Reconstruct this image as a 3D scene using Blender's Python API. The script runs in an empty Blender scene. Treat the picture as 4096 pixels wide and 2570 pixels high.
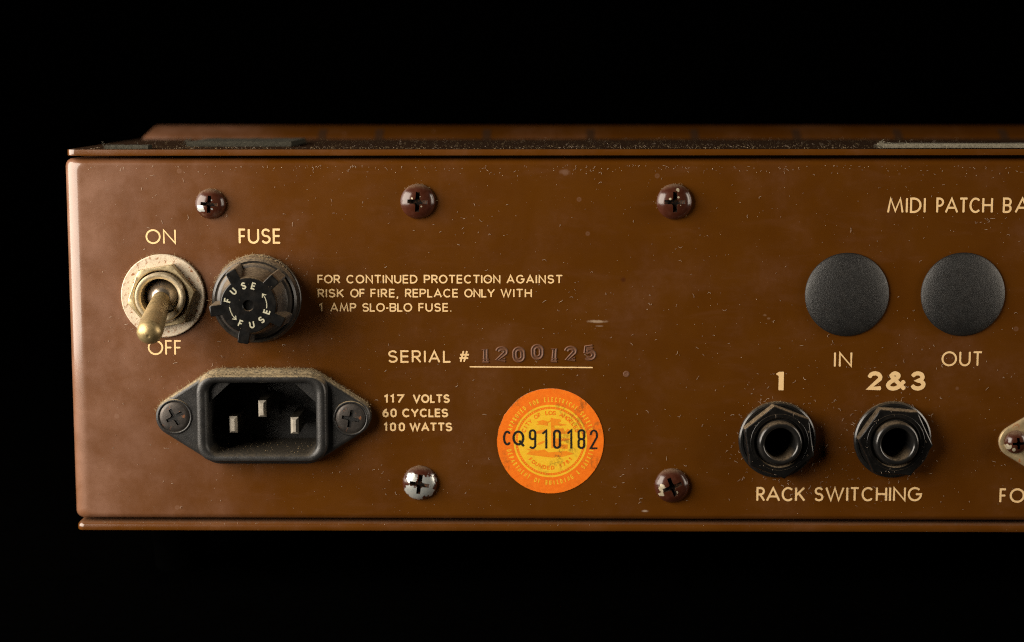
import bpy, bmesh, math, random
from mathutils import Vector, Matrix

scene = bpy.context.scene
COL = scene.collection
K = 0.1                       # everything below is written in millimetres; one Blender unit is one centimetre
rad = math.radians

# ------------------------------------------------------------------ camera, world, lights, exposure
scene.unit_settings.system = 'METRIC'
scene.unit_settings.scale_length = 0.01
F_PX, D_MM, PITCH = 6950.0, 392.7, math.atan(865.0 / 6950.0)
CT, ST = math.cos(PITCH), math.sin(PITCH)
FW, UP, RT = Vector((0, CT, -ST)), Vector((0, ST, CT)), Vector((1, 0, 0))
CAM = -D_MM * FW
cd = bpy.data.cameras.new('camera')
cd.sensor_width = 36.0
cd.lens = F_PX / 4096 * 36.0
cd.clip_start, cd.clip_end = 0.5, 2000
cam = bpy.data.objects.new('camera', cd)
COL.objects.link(cam)
cam.location = CAM * K
cam.rotation_euler = (rad(90) - PITCH, 0, 0)
cd.dof.use_dof = True
cd.dof.focus_distance = (D_MM - 5.0) * K
cd.dof.aperture_fstop = cd.lens * 1e-3 / (2 * 0.33)
scene.camera = cam

world = bpy.data.worlds.new('World')
scene.world = world
world.use_nodes = True
world.node_tree.nodes['Background'].inputs[0].default_value = (0, 0, 0, 1)
world.node_tree.nodes['Background'].inputs[1].default_value = 0.0

scene.view_settings.view_transform = 'Standard'
scene.view_settings.look = 'None'
scene.view_settings.exposure = 0.0
scene.view_settings.gamma = 1.0
scene.view_settings.use_curve_mapping = False
scene.render.engine = 'CYCLES'
scene.cycles.use_denoising = False
scene.cycles.use_adaptive_sampling = False
scene.cycles.max_bounces = 6
scene.cycles.filter_width = 1.05


def softbox(name, loc, target, w, h, radiance, color):
    d = bpy.data.lights.new(name, 'AREA')
    d.shape = 'RECTANGLE'
    d.size, d.size_y = w * K, h * K
    d.energy = radiance * math.pi * (w * K) * (h * K)
    d.color = color
    o = bpy.data.objects.new(name, d)
    COL.objects.link(o)
    o.location = Vector(loc) * K
    o.rotation_euler = (Vector(target) - Vector(loc)).to_track_quat('-Z', 'Y').to_euler()
    return o


softbox('softbox_key', (-378, -180, 85), (62, -25, 45), 466, 450, 11.2, (1.0, 0.90, 0.77))
softbox('softbox_fill', (480, -110, 60), (60, 0, 0), 150, 420, 8.0, (1.0, 0.88, 0.73))


# ------------------------------------------------------------------ helpers: placing, meshes, objects
def P(u, v, h=0.0):
    """Where the photograph's pixel (u, v) lands on the plane h millimetres in front of the rear panel: (x, z)."""
    d = FW + RT * ((u - 2048) / F_PX) + UP * ((1285 - v) / F_PX)
    t = (-h - CAM.y) / d.y
    q = CAM + d * t
    return q.x, q.z


MM = D_MM / F_PX              # millimetres per photograph pixel on the panel


class MB:
    """Collects vertices and faces (in mm) and links them as one mesh object."""

    def __init__(self):
        self.v, self.f, self.m = [], [], []

    def add(self, verts, faces, mat=0):
        o = len(self.v)
        self.v.extend(verts)
        self.f.extend([tuple(i + o for i in f) for f in faces])
        self.m.extend([mat] * len(faces))

    def box(self, x0, x1, y0, y1, z0, z1, mat=0):
        vs = [(x, y, z) for x in (x0, x1) for y in (y0, y1) for z in (z0, z1)]
        self.add(vs, [(0, 1, 3, 2), (4, 6, 7, 5), (0, 4, 5, 1), (2, 3, 7, 6), (0, 2, 6, 4), (1, 5, 7, 3)], mat)

    def loft(self, rings, cap0=False, cap1=False, mat=0, closed=True):
        n = len(rings[0])
        vs = [p for r in rings for p in r]
        fs = []
        for i in range(len(rings) - 1):
            for j in range(n if closed else n - 1):
                k = (j + 1) % n
                fs.append((i * n + j, i * n + k, (i + 1) * n + k, (i + 1) * n + j))
        if cap0:
            fs.append(tuple(range(n)))
        if cap1:
            fs.append(tuple((len(rings) - 1) * n + j for j in range(n)))
        self.add(vs, fs, mat)

    def lathe(self, cx, cz, prof, seg=64, mat=0, cap0=False, cap1=False):
        """prof: (radius, height in front of the panel)."""
        rings = [[(cx + r * math.cos(2 * math.pi * j / seg), -h, cz + r * math.sin(2 * math.pi * j / seg))
                  for j in range(seg)] for r, h in prof]
        self.loft(rings, cap0, cap1, mat)

    def build(self, name, mats, parent=None, label=None, sharp=35, fix=True, origin=None):
        me = bpy.data.meshes.new(name)
        org = Vector(origin) if origin is not None else Vector((0, 0, 0))
        me.from_pydata([tuple((Vector(p) - org) * K) for p in self.v], [], self.f)
        for m in (mats if isinstance(mats, (list, tuple)) else [mats]):
            me.materials.append(m)
        for p, mi in zip(me.polygons, self.m):
            p.material_index = mi
        finish(me, sharp, fix)
        o = bpy.data.objects.new(name, me)
        COL.objects.link(o)
        o.location = org * K
        if parent is not None:
            place_under(o, parent)
        if label:
            o['label'] = label
        return o


def finish(me, sharp=35, fix=True):
    if fix:
        bm = bmesh.new()
        bm.from_mesh(me)
        bmesh.ops.recalc_face_normals(bm, faces=bm.faces)
        bm.to_mesh(me)
        bm.free()
    me.polygons.foreach_set('use_smooth', [sharp > 0] * len(me.polygons))
    if sharp > 0:
        me.set_sharp_from_angle(angle=rad(sharp))
    me.update()


def world_loc(o):
    v = Vector(o.location)
    return v + world_loc(o.parent) if o.parent else v


def place_under(o, parent):
    o.location = Vector(o.location) - world_loc(parent)
    o.parent = parent


def empty(name, loc, parent=None, label=None):
    o = bpy.data.objects.new(name, None)
    o.empty_display_size = 0.5
    COL.objects.link(o)
    o.location = Vector(loc) * K
    if parent is not None:
        place_under(o, parent)
    if label:
        o['label'] = label
    return o


def boolean_cut(obj, cutters):
    """obj minus the MB solids in cutters (then the cutters are gone)."""
    for c in cutters:
        t = c.build('cutter', obj.data.materials[0], sharp=0)
        t.location = t.location
        mod = obj.modifiers.new('cut', 'BOOLEAN')
        mod.operation, mod.solver, mod.object = 'DIFFERENCE', 'EXACT', t
        bpy.context.view_layer.update()
        dg = bpy.context.evaluated_depsgraph_get()
        me = bpy.data.meshes.new_from_object(obj.evaluated_get(dg))
        obj.modifiers.clear()
        old = obj.data
        nm = old.name
        obj.data = me
        bpy.data.meshes.remove(old)
        me.name = nm
        tm = t.data
        bpy.data.objects.remove(t)
        bpy.data.meshes.remove(tm)


def arc(cx, cy, rx, ry, a0, a1, n=14):
    return [(cx + rx * math.cos(rad(a0 + (a1 - a0) * i / n)), cy + ry * math.sin(rad(a0 + (a1 - a0) * i / n)))
            for i in range(n + 1)]


def rrect(hx, hz, r, n=6):
    out = []
    for sx, sz, a in ((1, 1, 0), (-1, 1, 90), (-1, -1, 180), (1, -1, 270)):
        out += arc(sx * (hx - r), sz * (hz - r), r, r, a, a + 90, n)
    return out


def hull(pts):
    pts = sorted(set((round(x, 4), round(y, 4)) for x, y in pts))

    def half(it):
        o = []
        for p in it:
            while len(o) > 1 and (o[-1][0] - o[-2][0]) * (p[1] - o[-2][1]) - (o[-1][1] - o[-2][1]) * (p[0] - o[-2][0]) <= 1e-9:
                o.pop()
            o.append(p)
        return o[:-1]
    return half(pts) + half(reversed(pts))


def offset_poly(pts, d):
    """Convex outline (counter-clockwise) moved inwards by d."""
    n, out = len(pts), []
    for i in range(n):
        a, b, c = Vector(pts[i - 1]), Vector(pts[i]), Vector(pts[(i + 1) % n])
        e1, e2 = (b - a).normalized(), (c - b).normalized()
        n1, n2 = Vector((-e1.y, e1.x)), Vector((-e2.y, e2.x))
        m = (n1 + n2)
        m = m / max(m.dot(n1), 0.2)
        out.append((b.x + m.x * d, b.y + m.y * d))
    return out


# ------------------------------------------------------------------ materials
class NT:
    def __init__(self, name):
        self.mat = bpy.data.materials.new(name)
        self.mat.use_nodes = True
        self.t = self.mat.node_tree
        self.b = self.t.nodes['Principled BSDF']
        self.tc = self.t.nodes.new('ShaderNodeTexCoord')

    def n(self, kind, **kw):
        nd = self.t.nodes.new('ShaderNode' + kind)
        for k, v in kw.items():
            setattr(nd, k, v)
        return nd

    def put(self, sock, v):
        if v is None:
            return
        if isinstance(v, bpy.types.NodeSocket):
            self.t.links.new(v, sock)
        elif isinstance(v, (int, float)) and hasattr(sock.default_value, '__len__'):
            sock.default_value = (v,) * 3 if len(sock.default_value) == 3 else (v, v, v, 1)
        else:
            if hasattr(sock.default_value, '__len__') and len(v) == 3 and len(sock.default_value) == 4:
                v = (*v, 1)
            sock.default_value = v

    def obj(self):
        return self.tc.outputs['Object']

    def math(self, op, a, b=None, c=None, clamp=False):
        nd = self.n('Math', operation=op, use_clamp=clamp)
        for s, v in zip(nd.inputs, (a, b, c)):
            self.put(s, v)
        return nd.outputs[0]

    def map(self, v, a, b, c=0.0, d=1.0, smooth=True):
        nd = self.n('MapRange', interpolation_type='SMOOTHSTEP' if smooth else 'LINEAR')
        for s, x in zip(nd.inputs, (v, a, b, c, d)):
            self.put(s, x)
        return nd.outputs[0]

    def noise(self, scale, detail=4, rough=0.55, vec=None, dist=0.0):
        nd = self.n('TexNoise')
        self.put(nd.inputs['Vector'], vec or self.obj())
        self.put(nd.inputs['Scale'], float(scale))
        self.put(nd.inputs['Detail'], float(detail))
        self.put(nd.inputs['Roughness'], rough)
        self.put(nd.inputs['Distortion'], dist)
        return nd.outputs['Fac']

    def voro(self, scale, vec=None):
        nd = self.n('TexVoronoi')
        self.put(nd.inputs['Vector'], vec or self.obj())
        self.put(nd.inputs['Scale'], float(scale))
        return nd.outputs['Distance'], nd.outputs['Color']

    def mix(self, f, a, b):
        nd = self.n('Mix', data_type='RGBA')
        self.put(nd.inputs[0], f)
        self.put(nd.inputs[6], a)
        self.put(nd.inputs[7], b)
        return nd.outputs[2]

    def lerp(self, f, a, b):
        nd = self.n('Mix', data_type='FLOAT')
        self.put(nd.inputs[0], f)
        self.put(nd.inputs[2], a)
        self.put(nd.inputs[3], b)
        return nd.outputs[0]

    def sep(self, v):
        nd = self.n('SeparateXYZ')
        self.put(nd.inputs[0], v)
        return nd.outputs

    def vmul(self, v, s):
        nd = self.n('VectorMath', operation='MULTIPLY')
        self.put(nd.inputs[0], v)
        self.put(nd.inputs[1], s)
        return nd.outputs[0]

    def vsub(self, v, s):
        nd = self.n('VectorMath', operation='SUBTRACT')
        self.put(nd.inputs[0], v)
        self.put(nd.inputs[1], s)
        return nd.outputs[0]

    def vlen(self, v):
        nd = self.n('VectorMath', operation='LENGTH')
        self.put(nd.inputs[0], v)
        return nd.outputs['Value']

    def up(self):
        g = self.n('NewGeometry')
        return self.sep(g.outputs['Normal'])[2]

    def spot(self, x, y, z, r, squash=(1, 1, 1), wob=0.35, nscale=12.0, soft=0.25):
        """A stain round (x, y, z) mm in the object's own space with a ragged edge."""
        d = self.vlen(self.vmul(self.vsub(self.obj(), (x * K, y * K, z * K)), squash))
        nn = self.math('MULTIPLY', self.math('SUBTRACT', self.noise(nscale, 3), 0.5), 2 * wob * r * K)
        return self.map(self.math('ADD', d, nn), r * K * (1 - soft), r * K * (1 + soft), 1.0, 0.0)

    def vmax(self, *vs):
        o = vs[0]
        for v in vs[1:]:
            o = self.math('MAXIMUM', o, v)
        return o

    def bump(self, h, strength=0.3, dist=0.01, prev=None):
        nd = self.n('Bump')
        self.put(nd.inputs['Strength'], strength)
        self.put(nd.inputs['Distance'], dist)
        self.put(nd.inputs['Height'], h)
        if prev is not None:
            self.put(nd.inputs['Normal'], prev)
        return nd.outputs['Normal']

    def dust(self, color, rough, col_dust, amount=1.0, lo=0.25, hi=0.85, scale=18.0, base=0.0, zmin=None):
        """Dust that has settled where the surface faces upwards."""
        u = self.map(self.up(), lo, hi, base, 1.0)
        g = self.map(self.noise(scale, 6, 0.7), 0.30, 0.62, 0.15, 1.0)
        f = self.math('MULTIPLY', self.math('MULTIPLY', u, g), amount, clamp=True)
        if zmin is not None:
            f = self.math('MULTIPLY', f, self.map(self.sep(self.obj())[2], (zmin - 1) * K, (zmin + 1) * K, 0.12, 1.0))
        return self.mix(f, color, col_dust), self.lerp(f, rough, 0.95), f

    def out(self, color=None, rough=None, metal=None, normal=None, spec=None, coat=None, coat_rough=None):
        for k, v in (('Base Color', color), ('Roughness', rough), ('Metallic', metal), ('Normal', normal),
                     ('Specular IOR Level', spec), ('Coat Weight', coat), ('Coat Roughness', coat_rough)):
            if v is not None:
                self.put(self.b.inputs[k], v)
        return self.mat


DUST = (0.30, 0.215, 0.125)
LINT = (0.55, 0.42, 0.30)


XR = 330.0
XL = P(263, 700, -2.5)[0]


def specks(m, cell, size, share, seed):
    """Grains: one small disc in a share of the Voronoi cells."""
    vec = m.n('VectorMath', operation='ADD')
    m.put(vec.inputs[0], m.obj())
    m.put(vec.inputs[1], (seed, seed * 0.7, seed * 1.3))
    d, c = m.voro(1.0 / (cell * K), vec.outputs[0])
    s = m.sep(c)
    pick = m.map(s[0], 1 - share - 0.001, 1 - share + 0.001, 0, 1, False)
    r = m.math('MULTIPLY', m.math('ADD', s[1], 0.35), size / cell)
    disc = m.map(m.math('SUBTRACT', d, r), -0.02, 0.02, 1, 0)
    return m.math('MULTIPLY', pick, disc)


def paint_material(name, scuffs_haze=False, top_dust=False, tone=1.0):
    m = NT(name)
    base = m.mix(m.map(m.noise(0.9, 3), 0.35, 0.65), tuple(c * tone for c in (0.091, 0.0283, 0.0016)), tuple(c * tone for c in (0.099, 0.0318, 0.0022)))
    film = m.map(m.noise(0.55, 5, 0.62), 0.46, 0.74, 0.0, 1.0)
    film = m.math('MULTIPLY', film, m.map(m.noise(7.0, 5, 0.7), 0.25, 0.75, 0.35, 1.0))
    smear = m.map(m.noise(1.0, 5, 0.6, m.vmul(m.obj(), (0.7, 1.0, 2.6)), 0.6), 0.52, 0.76, 0.0, 1.0)
    film = m.math('ADD', m.math('MULTIPLY', film, 0.07), m.math('MULTIPLY', smear, 0.03))
    if scuffs_haze:
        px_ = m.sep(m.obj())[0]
        left_haze = m.map(m.math('ADD', px_, m.math('MULTIPLY', m.math('SUBTRACT', m.noise(0.7, 4, 0.6), 0.5), 4.5)), XL * K, (XL + 54) * K, 1.0, 0.0)  # smudges plus the key softbox's haze, painted pale towards the left edge
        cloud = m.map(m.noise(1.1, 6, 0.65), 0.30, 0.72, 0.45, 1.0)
        film = m.math('ADD', film, m.math('MULTIPLY', m.math('MULTIPLY', left_haze, cloud), 0.26))
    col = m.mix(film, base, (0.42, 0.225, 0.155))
    g1 = specks(m, 1.3, 0.055, 0.55, 1.0)
    g2 = specks(m, 0.6, 0.032, 0.45, 4.0)
    dens = m.map(m.noise(0.8, 3), 0.35, 0.65, 0.25, 1.0)
    grains = m.math('MULTIPLY', m.vmax(g1, m.math('MULTIPLY', g2, 0.6)), dens)
    d, c = m.voro(1.0 / (7.0 * K))
    s = m.sep(c)
    rr = m.math('ADD', m.math('MULTIPLY', s[1], 0.05), 0.035)
    ring = m.map(m.math('ABSOLUTE', m.math('SUBTRACT', d, m.math('MULTIPLY', rr, 0.7))), 0.0, 0.03, 1, 0)
    disc = m.map(m.math('SUBTRACT', d, rr), -0.012, 0.012, 1, 0)
    drops = m.math('MULTIPLY', m.math('MULTIPLY', m.vmax(m.math('MULTIPLY', disc, 0.6), m.math('MULTIPLY', ring, disc)),
                   m.map(s[2], 0.60, 0.61, 0, 1)), 0.16)
    col = m.mix(drops, col, (0.38, 0.24, 0.17))
    col = m.mix(m.math('MULTIPLY', grains, 0.75), col, (0.50, 0.34, 0.18))
    rough = m.math('ADD', m.map(m.noise(1.6, 5, 0.65), 0.3, 0.7, 0.24, 0.31), m.math('MULTIPLY', film, 0.8))
    if scuffs_haze:
        for (u, v, r, sq, col_s, wob) in (
                (2388, 1287, 1.25, (0.7, 1, 4.2), (0.34, 0.24, 0.16), 0.9),
                (2398, 1305, 0.7, (0.9, 1, 5.0), (0.22, 0.14, 0.09), 0.9),
                (2580, 2045, 0.5, (0.8, 1, 2.2), (0.36, 0.27, 0.2), 0.6),
                (3060, 1262, 0.35, (1, 1, 1.6), (0.17, 0.09, 0.045), 1.0),
                (3075, 1275, 0.30, (1, 1, 1.6), (0.17, 0.09, 0.045), 1.0),
                (3092, 1288, 0.28, (1, 1, 1.6), (0.15, 0.08, 0.04), 1.0),
                (2494, 1120, 0.5, (1, 1, 1), (0.07, 0.02, 0.004), 0.6),
                (2260, 690, 0.9, (1, 1, 1.6), (0.16, 0.08, 0.045), 0.9)):
            x, z = P(u, v)
            col = m.mix(m.spot(x, 0, z, r, sq, wob, 9.0, 0.6), col, col_s)
    if top_dust:
        f = m.math('MULTIPLY', m.map(m.up(), 0.6, 0.95, 0, 1), m.map(m.noise(14, 6, 0.75), 0.42, 0.72, 0.0, 0.35))
        col = m.mix(f, col, (0.11, 0.09, 0.065))
        rough = m.lerp(m.map(m.up(), 0.6, 0.95), rough, 0.75)
    coat = 0.75 if not top_dust else m.map(m.up(), 0.6, 0.95, 0.75, 0.15)
    bmp = m.bump(m.noise(9, 3, 0.5), 0.04, 0.02)
    bmp = m.bump(m.math('ADD', grains, drops), 0.25, 0.008, bmp)
    return m.out(col, rough, 0.0, bmp, 0.38, coat, 0.13)


PAINT = paint_material('brown_panel_paint', scuffs_haze=True)
PAINT_RAIL = paint_material('dark_brown_rail_paint', scuffs_haze=True, tone=0.62)  # reflection at the left end painted in by the same haze mask
PAINT_COVER = paint_material('brown_cover_paint', top_dust=True)


def ink_material(name, c0, c1, rough=0.6):
    m = NT(name)
    col = m.mix(m.map(m.noise(3.5, 5, 0.7), 0.35, 0.7), c0, c1)
    wear = m.map(m.noise(26, 4, 0.6), 0.66, 0.74, 0, 0.55)
    col = m.mix(wear, col, (0.30, 0.15, 0.05))
    return m.out(col, rough, 0.0, m.bump(m.noise(45, 3), 0.2, 0.004), 0.3)


INK = ink_material('cream_screen_ink', (0.88, 0.615, 0.31), (0.82, 0.55, 0.26))
INK_CAP = ink_material('pale_cap_ink', (0.52, 0.50, 0.36), (0.40, 0.38, 0.27))


def plastic(name, base, rough, dust_amount, bump_scale=40, bump_strength=0.25, lo=0.3, hi=0.9, film=0.12, spec=0.5, tint=DUST, zmin=None):
    m = NT(name)
    col = m.mix(m.map(m.noise(6, 5, 0.65), 0.4, 0.75, 0, film), base, (0.20, 0.16, 0.12))
    g = specks(m, 0.7, 0.04, 0.35, 2.0)
    col = m.mix(m.math('MULTIPLY', g, 0.55), col, (0.32, 0.24, 0.15))
    r = m.map(m.noise(5, 4), 0.3, 0.7, rough - 0.05, rough + 0.07)
    col, r, f = m.dust(col, r, tint, dust_amount, lo, hi, zmin=zmin)
    return m.out(col, r, 0.0, m.bump(m.noise(bump_scale, 3, 0.6), bump_strength, 0.01), spec)


INLET_PLASTIC = plastic('matte_black_inlet_plastic', (0.017, 0.0167, 0.0165), 0.40, 0.9, 30, 0.45, lo=0.35, hi=0.75, film=0.04, tint=(0.36, 0.275, 0.155), zmin=P(1050, 1671)[1] - 1.0)
JACK_PLASTIC = plastic('black_jack_plastic', (0.0060, 0.0058, 0.0056), 0.22, 0.75, 30, 0.03, film=0.03)
SLEEVE_PLASTIC = plastic('satin_black_sleeve', (0.011, 0.0108, 0.0105), 0.22, 0.35, 30, 0.06, film=0.03)
PLUG_PLASTIC = plastic('pebbled_black_plug', (0.012, 0.0118, 0.0115), 0.40, 0.0, 62, 1.0, film=0.03, spec=0.48)
FUSE_BODY = plastic('dusty_black_fuse_body', (0.016, 0.0145, 0.013), 0.30, 0.8, 24, 0.10, lo=0.25, hi=0.85, film=0.12)
FUSE_SIDE = plastic('grey_brown_fuse_sides', (0.036, 0.032, 0.029), 0.30, 0.65, 24, 0.10, lo=0.15, hi=0.8, film=0.15)
FUSE_CAP = plastic('black_fuse_cap', (0.0050, 0.0050, 0.0050), 0.26, 0.6, 24, 0.06, film=0.03, spec=0.35)


def metal(name, base, rough, rust=0.0, tarnish=None, dust=0.0, bump=0.1, rust_scale=7.0, metallic=1.0):
    m = NT(name)
    col = base
    if tarnish:
        col = m.mix(m.map(m.noise(3.0, 5, 0.65), 0.35, 0.68), col, tarnish)
    r = m.map(m.noise(9, 5, 0.65), 0.3, 0.7, rough - 0.06, rough + 0.10)
    met = metallic
    if rust > 0:
        f = m.map(m.noise(rust_scale, 6, 0.72), 0.66 - rust, 0.74 - rust * 0.6)
        col = m.mix(f, col, m.mix(m.noise(20, 3), (0.20, 0.055, 0.012), (0.34, 0.13, 0.035)))
        met = m.lerp(f, metallic, 0.0)
        r = m.lerp(f, r, 0.85)
    if dust > 0:
        u = m.math('MULTIPLY', m.map(m.noise(22, 6, 0.75), 0.35, 0.7), m.map(m.up(), 0.0, 0.8, 0.25, 1.0))
        f = m.math('MULTIPLY', u, dust, clamp=True)
        col = m.mix(f, col, DUST)
        r = m.lerp(f, r, 0.9)
        met = m.math('MULTIPLY', met, m.math('SUBTRACT', 1.0, f))
    return m.out(col, r, met, m.bump(m.noise(24, 4, 0.6), bump, 0.01))


WASHER = metal('rusty_zinc_washer', (0.62, 0.53, 0.40), 0.60, 0.140, (0.55, 0.46, 0.34), 0.10, 0.45, 11.0, 0.25)
NUT = metal('tarnished_nickel_nut', (0.52, 0.42, 0.25), 0.34, 0.0, (0.42, 0.33, 0.18), 0.20, 0.12, 7.0, 0.60)
BUSH = metal('nickel_bushing', (0.60, 0.50, 0.34), 0.30, 0.0, (0.46, 0.38, 0.24), 0.25, 0.08, 7.0, 0.6)
BALL = metal('dark_chrome_ball', (0.40, 0.35, 0.29), 0.22, 0.0, (0.30, 0.25, 0.19), 0.12, 0.05, 7.0, 0.8)
LEVER = metal('dull_brass_lever', (0.46, 0.34, 0.16), 0.38, 0.0, (0.32, 0.24, 0.11), 0.45, 0.08, 7.0, 0.75)
PIN = metal('nickel_pin', (0.74, 0.68, 0.57), 0.34, 0.0, (0.60, 0.54, 0.45), 0.0, 0.05, 7.0, 0.45)
PLATE = metal('rusty_gold_plate', (0.60, 0.46, 0.25), 0.36, 0.09, (0.46, 0.36, 0.21), 0.15, 0.3, 5.0, 0.5)
BLACK_STEEL = metal('blackened_rusty_screw', (0.085, 0.075, 0.068), 0.42, 0.075, (0.050, 0.045, 0.042), 0.12, 0.2, 7.0, 0.6)
SHANK = metal('oxidised_shaded_pin_shank', (0.13, 0.115, 0.09), 0.45, 0.0, (0.07, 0.06, 0.05), 0.0, 0.1, 7.0, 0.9)  # oxide, darkened further: the cavity's shade painted into the pin sides


def recess_material():
    m = NT('rusty_recess_painted_shade')
    col = m.mix(m.map(m.noise(14, 4, 0.7), 0.45, 0.65), (0.008, 0.005, 0.003), (0.10, 0.036, 0.010))  # rust over a dark tone that paints in the recess shade
    return m.out(col, 0.7, 0.0, None, 0.3)


RECESS = recess_material()
m_ = NT('painted_recess_shade')
RECESS_BLACK = m_.out((0.002, 0.0018, 0.0016), 0.9, 0.0, None, 0.02)  # near-black colour stands for the shade deep in the cross recess


def screw_paint(name, chips, bare=False):
    """Maroon screw paint with bare zinc where the chips (x, z, r in mm from the screw's middle) are."""
    m = NT(name)
    col = m.mix(m.map(m.noise(8, 4), 0.35, 0.7), (0.050, 0.0135, 0.0065), (0.066, 0.021, 0.012))
    col, r, f = m.dust(col, 0.19, (0.26, 0.18, 0.11), 0.6, 0.45, 0.98, 24.0)
    if chips:
        mk = m.vmax(*[m.spot(x, -1.6, z, rr, (1, 0.25, 1), 0.9, 14.0, 0.10) for x, z, rr in chips])
        zinc = m.mix(m.map(m.noise(16, 5, 0.7), 0.35, 0.7), (0.56, 0.57, 0.53) if bare else (0.50, 0.44, 0.32), (0.46, 0.50, 0.51) if bare else (0.30, 0.25, 0.16))
        col = m.mix(mk, col, zinc)
        r = m.lerp(mk, r, 0.36)
        met = m.math('MULTIPLY', mk, 0.55 if bare else 0.2)
    else:
        met = 0.0
    return m.out(col, r, met, m.bump(m.noise(20, 3), 0.05, 0.01), 0.5)


def paper(name, c0, c1, blotches=True):
    m = NT(name)
    col = m.mix(m.map(m.noise(12, 5, 0.7), 0.35, 0.72), c0, c1)
    if blotches:
        f = m.math('MULTIPLY', m.map(m.noise(3.0, 2, 0.5), 0.47, 0.57), m.map(m.noise(13, 5, 0.75), 0.46, 0.55))
        side = m.map(m.noise(0.9, 1), 0.40, 0.62, 0.15, 1.0)
        col = m.mix(m.math('MULTIPLY', m.math('MULTIPLY', f, side), 0.6), col, (0.12, 0.065, 0.012))
    return m.out(col, 0.55, 0.0, m.bump(m.noise(30, 4), 0.15, 0.006), 0.25)


ORANGE = paper('orange_label_paper', (0.86, 0.165, 0.006), (0.95, 0.215, 0.010))
YELLOW = paper('yellow_label_print', (0.88, 0.50, 0.020), (0.92, 0.55, 0.035))
ORANGE_PALE = paper('pale_orange_seal_ink', (0.86, 0.25, 0.010), (0.90, 0.30, 0.014))
BLACK_INK = paper('black_label_ink', (0.012, 0.010, 0.008), (0.022, 0.018, 0.012), False)
PAPER_EDGE = paper('paper_edge', (0.65, 0.50, 0.36), (0.55, 0.42, 0.30), False)


def felt(name, c0, c1):
    m = NT(name)
    col = m.mix(m.map(m.noise(26, 6, 0.75), 0.35, 0.65), c0, c1)
    return m.out(col, 0.95, 0.0, m.bump(m.noise(40, 4, 0.7), 0.9, 0.02), 0.15)


FELT_DARK = felt('dark_grey_felt', (0.030, 0.028, 0.021), (0.066, 0.061, 0.045))
FELT_PALE = felt('pale_grey_felt', (0.25, 0.225, 0.165), (0.14, 0.125, 0.092))

m_ = NT('lint_fibre')
LINT_MAT = m_.out(m_.mix(m_.noise(2.0, 2), (0.62, 0.51, 0.39), (0.40, 0.30, 0.22)), 0.8, 0.0, None, 0.2)
m_ = NT('tan_dust_fuzz')
FUZZ_MAT = m_.out(m_.mix(m_.noise(6.0, 3), (0.36, 0.27, 0.15), (0.26, 0.185, 0.10)), 0.9, 0.0, None, 0.1)
m_ = NT('dusty_lid_top_painted_dark')
LID_DARK = m_.out(m_.mix(m_.map(m_.noise(12, 6, 0.75), 0.45, 0.7), (0.022, 0.0085, 0.0035), (0.065, 0.048, 0.03)), 0.95, 0.0, None, 0.02)  # dust over a base painted dark, like black reflected at a grazing view
m_ = NT('black_cloth')
CLOTH = m_.out(m_.mix(m_.noise(3, 3), (0.0003, 0.0003, 0.0003), (0.0006, 0.0006, 0.0006)), 1.0, 0.0, None, 0.0)
m_ = NT('painted_slot_shade')
DARK = m_.out((0.030, 0.013, 0.005), 0.8, 0.0, None, 0.05)  # shade inside the slots, put into the colour of solid strips

# ------------------------------------------------------------------ stroke lettering
FUTURA = dict(O=1.02, N=0.88, F=0.47, U=0.75, S=0.62, E=0.52, M=1.06, D=0.74, P=0.56, A=0.96, T=0.62, C=0.88, H=0.78,
              B=0.58, R=0.60, K=0.70, W=1.30, G=0.98, L=0.46, Q=1.02)
ROUND = dict(F=0.58, O=0.90, R=0.68, C=0.86, N=0.76, T=0.74, U=0.76, E=0.62, D=0.78, P=0.68, A=0.84, G=0.88, S=0.70,
             K=0.74, L=0.58, Y=0.80, W=1.15, H=0.76, M=0.94, B=0.70, V=0.84, Q=0.9)
ROUND.update({c: 0.64 for c in '023456789'})
ROUND = {c: w * 1.10 for c, w in ROUND.items()}
ROUND['1'] = 0.32
ROUND['#'] = 0.86


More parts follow.
